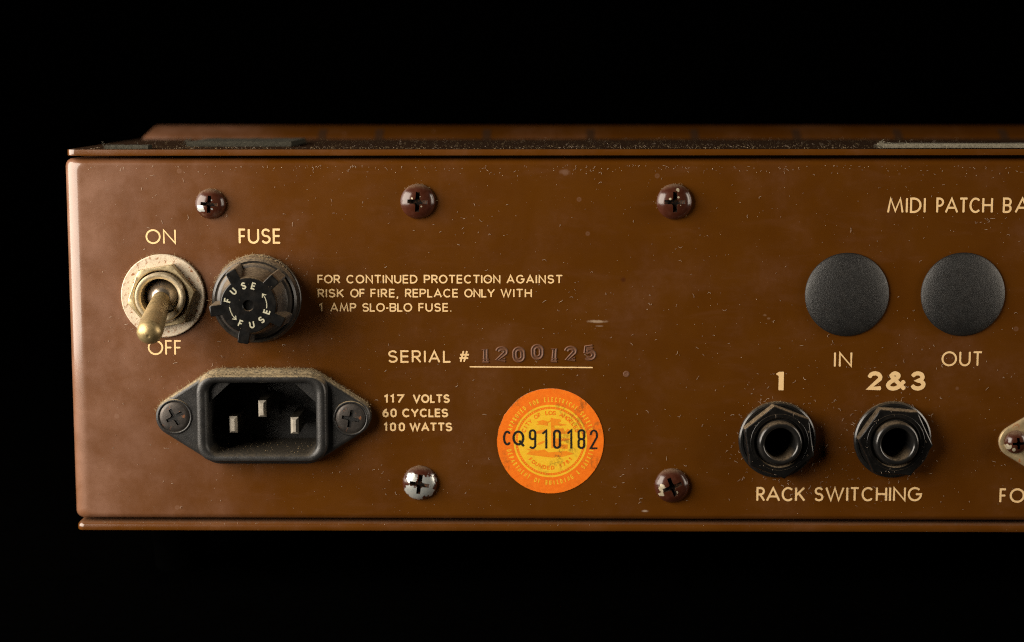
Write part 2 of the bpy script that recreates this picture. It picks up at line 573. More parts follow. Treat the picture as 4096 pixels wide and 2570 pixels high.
def glyph(c, W, s):
    h = s / 2
    l, r, b, t = h, W - h, h, 1 - h
    cx, w = W / 2, W - s
    H = t - b
    rx = w / 2
    q = H / 4
    if c == 'A':
        y = 0.34
        k = (y - b) / H
        return [[(l, b), (cx, t), (r, b)], [(l + k * w / 2, y), (r - k * w / 2, y)]]
    if c == 'B':
        return [[(l, b), (l, t)] + arc(r - q * 0.95, t - q, q * 0.9, q, 90, -90, 10) + [(l, t - 2 * q)],
                [(l, t - 2 * q)] + arc(r - q, b + q, q, q, 90, -90, 10) + [(l, b)]]
    if c == 'C':
        return [arc(cx + 0.04 * W, 0.5, rx, H / 2, 48, 312, 26)]
    if c == 'D':
        k = min(H / 2, w * 0.95)
        return [[(l, b), (l, t)] + arc(r - k, 0.5, k, H / 2, 90, -90, 20) + [(l, b)]]
    if c == 'E':
        return [[(r, t), (l, t), (l, b), (r, b)], [(l, 0.51), (r - 0.03, 0.51)]]
    if c == 'F':
        return [[(r, t), (l, t), (l, b)], [(l, 0.50), (r - 0.03, 0.50)]]
    if c == 'G':
        return [arc(cx, 0.5, rx, H / 2, 48, 360, 28) + [(cx + 0.1 * W, 0.5)]]
    if c == 'H':
        return [[(l, b), (l, t)], [(r, b), (r, t)], [(l, 0.51), (r, 0.51)]]
    if c == 'I':
        return [[(cx, b), (cx, t)]]
    if c == 'K':
        return [[(l, b), (l, t)], [(r - 0.03, t), (l + 0.02, 0.42)], [(l + 0.3 * w, 0.58), (r, b)]]
    if c == 'L':
        return [[(l, t), (l, b), (r, b)]]
    if c == 'M':
        return [[(l, b), (l + 0.16 * w, t), (cx, b + 0.06), (r - 0.16 * w, t), (r, b)]]
    if c == 'N':
        return [[(l, b), (l, t), (r, b), (r, t)]]
    if c == 'O':
        return [arc(cx, 0.5, rx, H / 2, 0, 360, 36)]
    if c == 'Q':
        return [arc(cx, 0.5, rx, H / 2, 0, 360, 36), [(cx + 0.08, 0.30), (r + 0.02, -0.04)]]
    if c == 'P':
        k = min(H * 0.27, w * 0.8)
        return [[(l, b), (l, t)] + arc(r - k, t - H * 0.27, k, H * 0.27, 90, -90, 12) + [(l, t - H * 0.54)]]
    if c == 'R':
        k = min(H * 0.26, w * 0.8)
        return [[(l, b), (l, t)] + arc(r - k - 0.02, t - H * 0.26, k, H * 0.26, 90, -90, 12) + [(l, t - H * 0.52)],
                [(l + 0.42 * w, t - H * 0.52), (r, b)]]
    if c in 'S5' and c == 'S':
        u = H * 0.245
        d = H * 0.255
        return [arc(cx, t - u, rx * 0.92, u, 28, 262, 18) + arc(cx, b + d, rx, d, 82, -152, 20)]
    if c == 'T':
        return [[(l, t), (r, t)], [(cx, t), (cx, b)]]
    if c == 'U':
        return [[(l, t)] + arc(cx, b + min(rx, H * 0.45), rx, min(rx, H * 0.45), 180, 360, 18) + [(r, t)]]
    if c == 'V':
        return [[(l, t), (cx, b), (r, t)]]
    if c == 'W':
        return [[(l, t), (l + w * 0.27, b), (cx, t), (r - w * 0.27, b), (r, t)]]
    if c == 'Y':
        return [[(l, t), (cx, 0.46), (r, t)], [(cx, 0.46), (cx, b)]]
    if c == '0':
        k = min(rx, H / 2)
        return [arc(cx, t - k, rx, k, 0, 180, 14) + arc(cx, b + k, rx, k, 180, 360, 14) + [(r, t - k)]]
    if c == '1':
        return [[(r - w * 0.55 - s * 0.4 - 0.06, t - 0.15), (r - 0.01, t), (r - 0.01, b)]]
    if c == '2':
        k = H * 0.27
        return [arc(cx, t - k, rx, k, 172, -28, 16) + [(l, b), (r, b)]]
    if c == '3':
        k = H * 0.24
        d = H / 2 - k
        return [arc(cx - 0.02, t - k, rx * 0.88, k, 160, -90, 16) + arc(cx, b + d, rx, d, 90, -160, 18)]
    if c == '5':
        d = H * 0.31
        return [[(r - 0.04, t), (l + 0.09, t), (l + 0.03, b + d * 1.75)] + arc(cx, b + d, rx, d, 128, -150, 18)]
    if c == '6':
        d = H * 0.30
        return [arc(cx, b + d, rx, d, 0, 360, 24), [(l, b + d)] + arc(r - 0.02, b + d, w - 0.02, H - d, 176, 104, 10)]
    if c == '7':
        return [[(l, t), (r, t), (l + 0.22 * w, b)]]
    if c == '8':
        k = H * 0.24
        d = H / 2 - k
        return [arc(cx, t - k, rx * 0.9, k, 0, 360, 22), arc(cx, b + d, rx, d, 0, 360, 24)]
    if c == '9':
        k = min(rx, H * 0.26)
        return [arc(cx, t - k, rx, k, 0, 180, 12) + [(l, t - H * 0.5 + k)] + arc(cx, t - H * 0.5 + k, rx, k, 180, 360, 12) + [(r, t - k)],
                [(r, t - k), (r, b + k)] + arc(cx, b + k, rx, k, 360, 215, 10)]
    if c == '&':
        pts = [(r, b), (l + 0.28 * w, t - 0.27 * H), (l + 0.24 * w, t - 0.10 * H), (l + 0.42 * w, t), (l + 0.62 * w, t - 0.10 * H),
               (l + 0.58 * w, t - 0.28 * H), (l + 0.14 * w, t - 0.58 * H), (l, b + 0.22 * H), (l + 0.12 * w, b + 0.04 * H),
               (l + 0.38 * w, b), (l + 0.66 * w, b + 0.12 * H), (r - 0.02, b + 0.46 * H)]
        return [catmull(pts, 4)]
    if c == '#':
        k = 0.10
        return [[(l + 0.16 * w - k * 0.5, b), (l + 0.34 * w + k * 0.5, t)], [(l + 0.56 * w - k * 0.5, b), (l + 0.74 * w + k * 0.5, t)],
                [(l + 0.08 * w, 0.64), (r, 0.64)], [(l, 0.36), (r - 0.08 * w, 0.36)]]
    if c == ',':
        return [[(cx + 0.02, h), (cx - 0.04, -0.12)]]
    if c == '.':
        return [[(cx - 0.01, h), (cx + 0.01, h)]]
    if c == '-':
        return [[(l, 0.42), (r, 0.42)]]
    return []


def catmull(p, n=6):
    out = []
    for i in range(len(p) - 1):
        p0, p1, p2, p3 = p[max(i - 1, 0)], p[i], p[i + 1], p[min(i + 2, len(p) - 1)]
        for j in range(n):
            t = j / n
            out.append(tuple(0.5 * (2 * b + (c - a) * t + (2 * a - 5 * b + 4 * c - d) * t * t + (3 * b - a - 3 * c + d) * t ** 3)
                             for a, b, c, d in zip(p0, p1, p2, p3)))
    out.append(p[-1])
    return out


def widths(text, table, s):
    out = []
    for c in text:
        if c == 'I':
            out.append(s)
        elif c in ',.':
            out.append(s * 1.3)
        elif c == '-':
            out.append(0.36)
        else:
            out.append(table.get(c, 0.64))
    return out


def word_strokes(text, table, cap, width, stroke):
    """Strokes of a word `cap` high that fills `width` exactly: list of (polyline, ...) in mm from its lower left."""
    s = stroke / cap
    ws = widths(text, table, s)
    n = len(text)
    tot = width / cap
    k = 1.0
    if n > 1:
        gap = (tot - sum(ws)) / (n - 1)
        if gap < 0.07 or gap > 0.30:
            g = min(max(gap, 0.07), 0.30)
            k = (tot - g * (n - 1)) / sum(ws)
            gap = g
    else:
        gap, k = 0, tot / ws[0]
    out, x = [], 0.0
    for c, w in zip(text, ws):
        w = w if c in 'I.,' else w * k
        if c in 'I.,' and k != 1.0:
            w = w * 1.0
        for pl in glyph(c, w, s):
            out.append([((x + px) * cap, py * cap) for px, py in pl])
        x += w + gap
    return out


def ribbon(mb, pts, width, y, to3, mat=0, closed=None, wob=0.0, rng=None):
    """A flat stroke along 2-D points; to3 maps (a, b, y) to 3-D."""
    p = [Vector(q) for q in pts]
    q = [p[0]]
    for v in p[1:]:
        if (v - q[-1]).length > 1e-5:
            q.append(v)
    p = q
    if len(p) < 2:
        return
    if closed is None:
        closed = (p[0] - p[-1]).length < 1e-4 and len(p) > 3
    if closed:
        p = p[:-1]
    n = len(p)
    h = width / 2
    L, R = [], []
    for i in range(n):
        a = p[i - 1] if (i > 0 or closed) else None
        c = p[(i + 1) % n] if (i < n - 1 or closed) else None
        e1 = (p[i] - a).normalized() if a is not None else None
        e2 = (c - p[i]).normalized() if c is not None else None
        e1 = e1 if e1 is not None else e2
        e2 = e2 if e2 is not None else e1
        n1, n2 = Vector((-e1.y, e1.x)), Vector((-e2.y, e2.x))
        m = n1 + n2
        if m.length < 1e-3:
            m = n1.copy()
        m.normalize()
        k = min(1.0 / max(m.dot(n1), 0.45), 2.0)
        hh = h * (1 + (rng.uniform(-wob, wob) if rng else 0))
        L.append(p[i] + m * hh * k)
        R.append(p[i] - m * hh * k)
    ys = [y - 0.0005 * i for i in range(n)]
    vs = [to3(v.x, v.y, q) for v, q in zip(L, ys)] + [to3(v.x, v.y, q) for v, q in zip(R, ys)]
    fs = [(i, (i + 1) % n, n + (i + 1) % n, n + i) for i in range(n if closed else n - 1)]
    if not closed:
        for end, d in ((0, (p[0] - p[1]).normalized()), (n - 1, (p[-1] - p[-2]).normalized())):
            a, b = (L[end], R[end])
            mid = p[end]
            side = Vector((-d.y, d.x)) * h
            if (a - (mid + side)).length > (a - (mid - side)).length:
                side = -side
            o = len(vs)
            ring = [mid + side * math.cos(t) + d * h * 0.55 * math.sin(t) for t in (math.pi / 4, math.pi / 2, 3 * math.pi / 4)]
            vs += [to3(v.x, v.y, ys[end]) for v in ring]
            fs.append((end, o, o + 1, o + 2, n + end))
    mb.add(vs, fs, mat)


def flat(a, b, y):
    return (a, y, b)


STEP = 0.004


def print_words(name, words, table, stroke_px, label, parent, mat=None, dy=0.03):
    """words: (text, left, right, cap line, base line) in photograph pixels."""
    k = 0
    for text, u0, u1, v0, v1 in words:
        mb = MB()
        rng = random.Random(int(u0) + len(text))
        x0, z0 = P(u0, v1)
        x1, z1 = P(u1, v0)
        x1 = P(u1, v1)[0]
        for pl in word_strokes(text, table, z1 - z0, x1 - x0, stroke_px * MM):
            ribbon(mb, [(x0 + a, z0 + b) for a, b in pl], stroke_px * MM, -(dy + STEP * (k % 7)), flat, wob=0.03, rng=rng)
            k += 1
        mb.build(name, mat or INK, parent, '%s %s' % (label, text), sharp=0, fix=False)


# ------------------------------------------------------------------ the setting: black cloth
mb = MB()
prof = [(-1500, -62)] + [(500 + 400 * math.sin(rad(a)), -62 + 400 * (1 - math.cos(rad(a)))) for a in range(0, 91, 10)] + [(900, 1400)]
mb.loft([[(-2000, y, z) for y, z in prof], [(2200, y, z) for y, z in prof]], closed=False)
bk = mb.build('backdrop', CLOTH, sharp=60)
bk['kind'] = 'structure'
bk['label'] = 'black cloth under and behind the unit'

# ------------------------------------------------------------------ the unit
unit = empty('effects_unit', (0, 40, -50))
unit['label'] = 'brown metal rack effects unit seen from its back panel'
unit['category'] = 'audio equipment'

ZT = P(2048, 634)[1]
ZB = P(2048, 2090)[1]
ZB_L, ZB_R = P(300, 2079)[1], P(4000, 2101)[1]

# rear panel: a folded tray with rounded bends, pockets cut for what is mounted in it
def tray_outline(ix, iz, y):
    x0, x1, z0, z1 = XL + ix, XR - ix, ZB + iz, ZT - iz
    r = 1.7
    pts = arc(x1 - r, z1 - r, r, r, 0, 90, 4) + arc(x0 + r, z1 - r, r, r, 90, 180, 4) + \
        arc(x0 + r, z0 + r, r, r, 180, 270, 4) + arc(x1 - r, z0 + r, r, r, 270, 360, 4)
    sk = lambda a: (ZB_L + (ZB_R - ZB_L) * min((a - XL) / 208.0, 1.0)) - ZB
    return [(a, y, b + (sk(a) if b < 0 else 0.0)) for a, b in pts]


rings = [tray_outline(3.7 + 0.3, 1.5 + 0.3, 0)]
for i in range(13):
    a = rad(90 * i / 12)
    rings.append(tray_outline(3.7 * (1 - math.sin(a)), 1.5 * (1 - math.sin(a)), 3.0 * (1 - math.cos(a))))
rings += [tray_outline(0, 0, 3.3), tray_outline(0, 0, 80)]
mb = MB()
mb.loft(rings, True, True)
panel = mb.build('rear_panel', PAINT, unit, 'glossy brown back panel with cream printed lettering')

# component positions
IEC_X, IEC_Z = P(1050.7, 1671, 3.2)
TOG_X, TOG_Z = P(652.5, 1184, 0.5)
FUS_X, FUS_Z = P(1028, 1196, 0.8)
JACKS = [P(3109, 1759.7, 0.5), P(3570.4, 1759.7, 0.5)]
DIN_SCREW = P(4067, 1771, 1.6)
DIN_X, DIN_Z = DIN_SCREW[0] + 11.1, DIN_SCREW[1]


def cyl_cutter(x, z, r, depth, seg=32):
    c = MB()
    c.lathe(x, z, [(r, 1.0), (r, -depth)], seg, 0, True, True)
    return c


panel_loc = Vector(panel.location)
cuts = []
c = MB()
c.box(IEC_X - 13.0, IEC_X + 13.0, -1, 16, IEC_Z - 9.0, IEC_Z + 9.0)
cuts.append(c)
cuts += [cyl_cutter(x, z, 4.4, 30) for x, z in JACKS] + [cyl_cutter(TOG_X, TOG_Z, 5.6, 10), cyl_cutter(DIN_X, DIN_Z, 7.6, 14)]
boolean_cut(panel, cuts)
finish(panel.data, 35, False)

# top cover: a thin plate with a rounded back corner
LID_T = P(2048, 598.5)[1]
LID_B = P(2048, 624)[1]
LID_RISE = 0.75 / 84


def plate_ring(x0, x1, y0, y1, r, d, z):
    pts = arc(x1 - r, y1 - r, r - d, r - d, 0, 90, 6) + arc(x0 + r, y1 - r, r - d, r - d, 90, 180, 6) + \
        arc(x0 + r, y0 + r, r - d, r - d, 180, 270, 8) + arc(x1 - r, y0 + r, r - d, r - d, 270, 360, 8)
    return [(a, b, z + LID_RISE * b + 0.25 * min(max(a + 100, 0) / 215.0, 1.0)) for a, b in pts]


LX = P(264.5, 612)[0]
LID_Y = -0.45
mb = MB()
e = 0.16
mb.loft([plate_ring(LX, XR + 0.2, LID_Y, 84, 2.0, d, z) for d, z in
         ((0.9, LID_B), (e, LID_B), (e * 0.3, LID_B + e * 0.3), (0, LID_B + e), (0, LID_T - e), (e * 0.3, LID_T - e * 0.3), (e, LID_T), (0.9, LID_T))], True, True)
cover = mb.build('top_cover', [PAINT_COVER, LID_DARK], unit, 'thin brown lid with a dusty top, dark reflection painted in')

for p in cover.data.polygons:
    if p.normal.z > 0.9:
        p.material_index = 1

# raised far edge of the lid, slot shade painted as dark strips along its foot
mb = MB()
RY = 84.0
RX = LX + 0.3


RZ = LID_T + 0.75
pr = [(RY - 5.0, RZ - 1.5), (RY - 5.0, RZ + 0.1), (RY - 4.7, RZ + 0.55), (RY - 3.9, RZ + 1.1), (RY + 0.8, RZ + 3.1), (RY + 2.4, RZ + 3.5), (RY + 4.5, RZ + 3.6), (RY + 7, RZ + 3.4), (RY + 7, RZ - 1.5)]


def rail_section(x, k, sl=0.0):
    return [(x + sl * max(0, (z - RZ)) / 3.5, y, RZ - 1.5 + (z - RZ + 1.5) * k) for y, z in pr]


mb.loft([rail_section(RX, 0.95, 2.2), rail_section(RX + 0.5, 0.99, 2.2), rail_section(RX + 1.4, 1.0, 2.0), rail_section(RX + 6, 1.0, 0.4), rail_section(XR, 1.0)], True, True)
mb2 = MB()
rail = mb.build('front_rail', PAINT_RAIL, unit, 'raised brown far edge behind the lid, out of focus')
for u in (1300, 1524, 1948, 2358, 2768, 3170, 3570, 3987, 4400):
    x = (u - 2048) / F_PX * 474.0
    sl = MB()
    sp = [(RY - 5.04, RZ - 0.3), (RY - 5.04, RZ + 0.12), (RY - 4.72, RZ + 0.58), (RY - 3.92, RZ + 1.13), (RY - 0.6, RZ + 2.54), (RY - 0.4, RZ + 2.3), (RY - 3.0, RZ - 0.3)]
    sl.loft([[(x + q, y, z) for y, z in sp] for q in (-1.1, 1.1)], True, True)
    sl.build('slot', DARK, rail)


# bottom cover
BX = P(308, 2100)[0]
BT_L, BB_L = P(400, 2087)[1], P(400, 2121)[1]
BT_R, BB_R = P(4000, 2108)[1], P(4000, 2138)[1]
mb = MB()


def bottom_ring(d, k, y_in=0.0):
    r = 1.8
    x0, x1, y0, y1 = BX, XR, -0.55, 80
    pts = arc(x1 - r, y1 - r, r - d, r - d, 0, 90, 4) + arc(x0 + r, y1 - r, r - d, r - d, 90, 180, 4) + \
        arc(x0 + r, y0 + r, r - d, r - d, 180, 270, 10) + arc(x1 - r, y0 + r, r - d, r - d, 270, 360, 6)
    out = []
    for a, b in pts:
        f = (a - BX) / 205.0
        zt = BT_L + (BT_R - BT_L) * min(f, 1)
        zb = BB_L + (BB_R - BB_L) * min(f, 1)
        out.append((a, b, zt + (zb - zt) * k))
    return out


mb.loft([bottom_ring(1.5, 0.0), bottom_ring(0.75, 0.03), bottom_ring(0.40, 0.12), bottom_ring(0.16, 0.26), bottom_ring(0.03, 0.42), bottom_ring(0, 0.55),
         bottom_ring(0, 0.80), bottom_ring(0.08, 0.92), bottom_ring(0.3, 1.0), bottom_ring(1.5, 1.0)], True, True)
bottom = mb.build('bottom_cover', PAINT_COVER, unit, 'brown folded edge along the bottom')
mb = MB()
mb.box(XL + 30, XR - 30, 10, 70, BB_L - 7, BB_L - 0.2)
feet = None


def foot(x, y):
    f = MB()
    z = BB_R
    f_rings = [[(x + r * math.cos(a * math.pi / 16), y + r * math.sin(a * math.pi / 16), zz) for a in range(32)]
               for r, zz in ((7, z + 0.3), (7, z - 3), (6, -61.9))]
    f.loft(f_rings, True, True)
    return f.build('rubber_foot', CLOTH, unit)


for fx in (-80, 300):
    for fy in (20, 66):
        foot(fx, fy)

# ------------------------------------------------------------------ printed lettering
print_words('lettering', [('ON', 583, 704.5, 918, 977)], FUTURA, 7.0, 'cream printed word', panel)
print_words('lettering', [('FUSE', 955, 1123, 915, 976)], FUTURA, 8.3, 'cream printed word', panel)
print_words('lettering', [('OFF', 592, 726, 1361, 1421)], FUTURA, 7.0, 'cream printed word', panel)
print_words('lettering', [
    ('FOR', 1270, 1361, 1100, 1135), ('CONTINUED', 1384.5, 1670, 1100, 1135), ('PROTECTION', 1695, 2002, 1100, 1135), ('AGAINST', 2026, 2251, 1100, 1135),
    ('RISK', 1271, 1376, 1156, 1191), ('OF', 1401, 1460, 1156, 1191), ('FIRE,', 1482, 1594, 1156, 1191), ('REPLACE', 1620, 1833, 1156, 1191),
    ('ONLY', 1857, 1979.5, 1156, 1191), ('WITH', 2002, 2128, 1156, 1191),
    ('1', 1276, 1290, 1213, 1248), ('AMP', 1321, 1425.5, 1213, 1248), ('SLO-BLO', 1449, 1649, 1213, 1248), ('FUSE.', 1673.6, 1807, 1213, 1248)],
    ROUND, 5.9, 'cream word of the fuse warning:', panel)
x0, z0 = P(1879.7, 1468)
x1, z1 = P(2369.5, 1471)
ser = print_words('lettering', [('SERIAL', 1552, 1804, 1402, 1452), ('#', 1836, 1878, 1403, 1450)], ROUND, 7.4, 'cream printed', panel)
mb = MB()
ribbon(mb, [(x0, z0), ((x0 + x1) / 2, (z0 + z1) / 2), (x1, z1)], 5.2 * MM, -0.03, flat)
mb.build('underline', INK, panel, 'cream line under the serial number', sharp=0, fix=False)
print_words('lettering', [
    ('117', 1538, 1617, 1578, 1613), ('VOLTS', 1651.5, 1799, 1578, 1613), ('60', 1530, 1587, 1635, 1670), ('CYCLES', 1607.6, 1793, 1635, 1670),
    ('100', 1538, 1620, 1691, 1726), ('WATTS', 1638, 1809, 1691, 1726)], ROUND, 7.2, 'cream word of the mains rating:', panel)
print_words('lettering', [('MIDI', 3548, 3702, 791, 853), ('PATCH', 3744, 3970.6, 791, 853), ('BA', 4010, 4118, 791, 853)], FUTURA, 8.3,
            'cream printed word', panel)
print_words('lettering', [('IN', 3335, 3408, 1409, 1469)], FUTURA, 7.8, 'cream printed word', panel)
print_words('lettering', [('OUT', 3765, 3928, 1406, 1466)], FUTURA, 7.8, 'cream printed word', panel)
print_words('lettering', [('RACK', 3025, 3220, 1949, 2006), ('SWITCHING', 3257, 3687, 1949, 2006)], FUTURA, 8.3, 'cream printed word', panel)
print_words('lettering', [('FO', 3996.6, 4098, 1954, 2012)], FUTURA, 8.4, 'cream letters at the right edge:', panel)
# the bold figures over the two jacks
print_words('lettering', [('2', 3469, 3528, 1486, 1562), ('&', 3543, 3624, 1486, 1563), ('3', 3640, 3701, 1486, 1563)],
            {'2': 0.78, '&': 1.06, '3': 0.80}, 16.8, 'bold cream figure', panel)
mb = MB()
bz0, bz1 = P(3120, 1562)[1], P(3120, 1488)[1]
bx = [P(u, 1525)[0] for u in (3104, 3114, 3135)]
mb.add([(bx[0], -0.03, bz1 - 0.62), (bx[1] + 0.02, -0.03, bz1 - 0.95), (bx[1] + 0.02, -0.03, bz0), (bx[2], -0.03, bz0), (bx[2], -0.03, bz1), (bx[1] + 0.1, -0.03, bz1), (bx[0], -0.03, bz1 - 0.42)],
       [(0, 1, 6), (1, 2, 3, 4, 5, 6)])
mb.build('lettering', INK, panel, 'bold cream figure 1', sharp=0, fix=False)

# stamped serial number: grooves with a raised lip on both sides
mb = MB()


def groove(pts, w):
    p = [Vector(q) for q in pts]
    n = len(p)
    prof = [(-1.0, 0.0), (-0.80, 0.17), (-0.62, 0.24), (-0.44, 0.17), (-0.20, 0.012), (0.20, 0.012), (0.44, 0.17), (0.62, 0.24), (0.80, 0.17), (1.0, 0.0)]
    rings = []
    for i in range(n):
        a, c = p[max(i - 1, 0)], p[min(i + 1, n - 1)]
        e = (c - a).normalized()
        nn = Vector((-e.y, e.x))
        rings.append([(p[i].x + nn.x * t * w, -hh + 0.001, p[i].y + nn.y * t * w) for t, hh in prof])
    mb.loft(rings, closed=False)


for ch, u, v, tilt in (('1', 1941.7, 1421, 0), ('2', 2006, 1418, -2), ('0', 2075, 1419.5, 2), ('0', 2149, 1409, 0), ('1', 2217, 1419, -4), ('2', 2282.6, 1416, 3), ('5', 2358, 1412, 5)):
    cx, cz = P(u, v)
    hgt, wid = 48 * MM, 34 * MM
    ct, st_ = math.cos(rad(tilt)), math.sin(rad(tilt))
    gl = glyph(ch, wid / hgt, 0.04)
    if ch == '1':
        gl = [[(0.14, 0.82), (0.36, 0.98), (0.36, 0.02)], [(0.10, 0.02), (0.62, 0.02)]]
    for pl in gl:
        q = [((a - wid / hgt / 2) * hgt, (b - 0.5) * hgt) for a, b in pl]
        groove([(cx + a * ct - b * st_, cz + a * st_ + b * ct) for a, b in q], 10.0 * MM)
STAMP = NT('stamped_paint')
STAMP = STAMP.out((0.15, 0.068, 0.036), 0.52, 0.0, None, 0.3)
mb.build('stamped_number', STAMP, panel, 'serial number 1200125 punched into the paint', sharp=50, fix=False)
# small dent
mb = MB()
cx, cz = P(2505, 1497)
mb.lathe(cx, cz, [(0.72, 0.0), (0.6, 0.09), (0.4, 0.02), (0.02, 0.005)], 24)
mb.build('dent', STAMP, panel, sharp=80)

# ------------------------------------------------------------------ screws
DOME = [(0.30, 2.35), (0.9, 2.31), (1.6, 2.17), (2.3, 1.92), (2.9, 1.55), (3.3, 1.15), (3.55, 0.70), (3.62, 0.30), (3.6, -0.2)]


def cross_cutter(R, w, h_top, h_bot, rot):
    """A tapering Phillips recess."""
    def ring(k, wk, h):
        R_, w_ = R * k, w * wk
        f = w_ * 0.55
        pts = []
        for i in range(4):
            a = rad(90 * i + rot)
            ca, sa = math.cos(a), math.sin(a)
            for x, y in ((w_ + f, -w_ - f * 0.1) if False else (w_ + f, -w_), (R_, -w_ * 0.95), (R_, w_ * 0.95), (w_ + f, w_)):
                pts.append((x * ca - y * sa, -h, x * sa + y * ca))
        return pts
    c = MB()
    c.loft([ring(1.06, 1.1, h_top), ring(1.0, 1.0, h_bot + (h_top - h_bot) * 0.45), ring(0.45, 0.8, h_bot)], True, True)
    return c


def make_screw(name, prof, mats, R, w, rot, parent, x, z, h0, label, hd=2.4, depth=1.7, scale=1.0, seg=56):
    mb = MB()
    pr = [(r * scale, h) for r, h in prof]
    mb.lathe(0, 0, pr, seg, 0, True, True)
    o = mb.build(name, mats, None, label, sharp=40)
    boolean_cut(o, [cross_cutter(R * scale, w * scale, hd + 0.8, hd - depth, rot)])
    me = o.data
    rt = [(r, h) for r, h in pr if h >= -0.1]
    rt.sort()
    for p in me.polygons:
        c = p.center / K
        r = math.hypot(c.x, c.z)
        hh = -c.y
        top = pr[0][1]
        for (r0, a0), (r1, a1) in zip(rt[:-1], rt[1:]):
            if r0 <= r <= r1:
                top = a0 + (a1 - a0) * (r - r0) / max(r1 - r0, 1e-6)
                break
        inside = r < R * scale * 1.05 and hh < top - 0.06
        p.material_index = 1 if inside and len(me.materials) > 1 else 0
    finish(me, 40, False)
    o.location = Vector((x, -h0, z)) * K
    place_under(o, parent)
    return o


SCREWS = [
    (840.0, 817.0, 60, -4, [(-1.9, -0.9, 0.85), (0.55, 0.9, 0.22), (0.6, -1.0, 0.28)], 'small maroon screw with a silver chip on its side, over the fuse'),
    (1670.7, 807.5, 69.5, -3, [(-1.25, 0.8, 0.24), (0.85, -0.95, 0.26), (0.55, 1.2, 0.2)], 'maroon screw with hardly any chipped paint'),
    (2698.5, 808.5, 71, 0, [(0.6, 2.75, 0.42), (-1.15, 0.7, 0.30), (0.65, 1.1, 0.28), (1.2, -0.7, 0.22)], 'maroon screw with one white chip near its upper edge'),
    (1679.0, 1934.5, 70, -9, [(-1.8, 1.5, 1.15), (1.9, 0.5, 1.6), (-0.8, -2.0, 1.9), (1.6, -1.3, 1.6), (-2.3, -1.3, 1.2)], 'screw worn down to bare silver metal'),
    (2688.0, 1945.5, 70, 22, [(-2.3, -0.2, 0.85), (-2.4, -1.7, 0.55), (0.9, -1.2, 0.40)], 'maroon screw with a silver chip at its left edge'),
]
for i, (u, v, rpx, rot, chips, lab) in enumerate(SCREWS):
    x, z = P(u, v, 0.9)
    sc_ = rpx * MM / 3.62
    make_screw('panel_screw', DOME, [screw_paint('chipped_maroon_screw_%d' % i, chips, i in (0, 3)), RECESS], 2.05, 0.42, rot, unit, x, z, 0.0, lab, scale=sc_)

# ------------------------------------------------------------------ toggle switch
tog = empty('toggle_switch', (TOG_X, 0, TOG_Z), unit, 'metal toggle switch flipped down to off')
mb = MB()
R = 166.5 * MM
mb.lathe(TOG_X, TOG_Z, [(5.7, 0.02), (R - 0.1, 0.02), (R, 0.15), (R, 0.85), (R - 0.18, 1.0), (5.7, 1.0)], 96)
mb.loft([[(TOG_X + 5.7 * math.cos(a * math.pi / 48), y, TOG_Z + 5.7 * math.sin(a * math.pi / 48)) for a in range(96)] for y in (-0.02, -1.0)])
mb.build('washer', WASHER, tog, 'large pale washer freckled with rust')


def hexnut(mb, cx, cz, rc, h0, h1, rot, bore, cham=0.5, seg=12, cut=None, edge=0.18):
    """Hexagon with chamfered corners and a round bore."""
    n = 6 * seg

    def hexr(a, rc_):
        k = (math.degrees(a) - rot) % 60
        return rc_ * math.cos(rad(30)) / math.cos(rad(k - 30))

    def ring(f, h):
        return [(cx + f(a) * math.cos(a), -h, cz + f(a) * math.sin(a)) for a in [2 * math.pi * (j / n) + rad(rot) for j in range(n)]]
    flat_r = rc * math.cos(rad(30))
    mb.loft([ring(lambda a: bore, h0), ring(lambda a: hexr(a, rc), h0), ring(lambda a: hexr(a, rc), h1 - cham * 0.5),
             ring(lambda a: min(hexr(a, rc) - edge * 0.35, flat_r + (cut or cham * 0.9)), h1 - edge * 0.35), ring(lambda a: min(hexr(a, rc) - edge, flat_r + (cut or cham * 0.9) - edge), h1),
             ring(lambda a: bore + 0.25, h1), ring(lambda a: bore, h1 - 0.25), ring(lambda a: bore, h0)])


mb = MB()
NX, NZ = P(650, 1181, 2.6)
hexnut(mb, TOG_X, TOG_Z, 7.75, 1.0, 3.3, 10, 6.0, 0.9)
mb.build('hex_nut', NUT, tog, sharp=25)
mb = MB()
mb.lathe(TOG_X, TOG_Z, [(5.6, 0.5), (5.6, 3.6), (5.35, 3.9), (5.6, 4.15), (5.6, 4.4), (5.3, 4.75), (5.0, 4.8), (4.6, 4.7), (4.25, 4.4), (4.1, 3.5), (4.0, -6)], 80)
mb.build('bushing', BUSH, tog, sharp=28)
mb = MB()
mb.lathe(TOG_X, TOG_Z, [(0.02, 4.1), (0.8, 4.02), (1.6, 3.75), (2.3, 3.3), (2.9, 2.7), (3.4, 1.8), (3.65, 0.6), (3.9, -0.4), (4.0, -1.6)], 64)
mb.build('ball', BALL, tog, sharp=60)
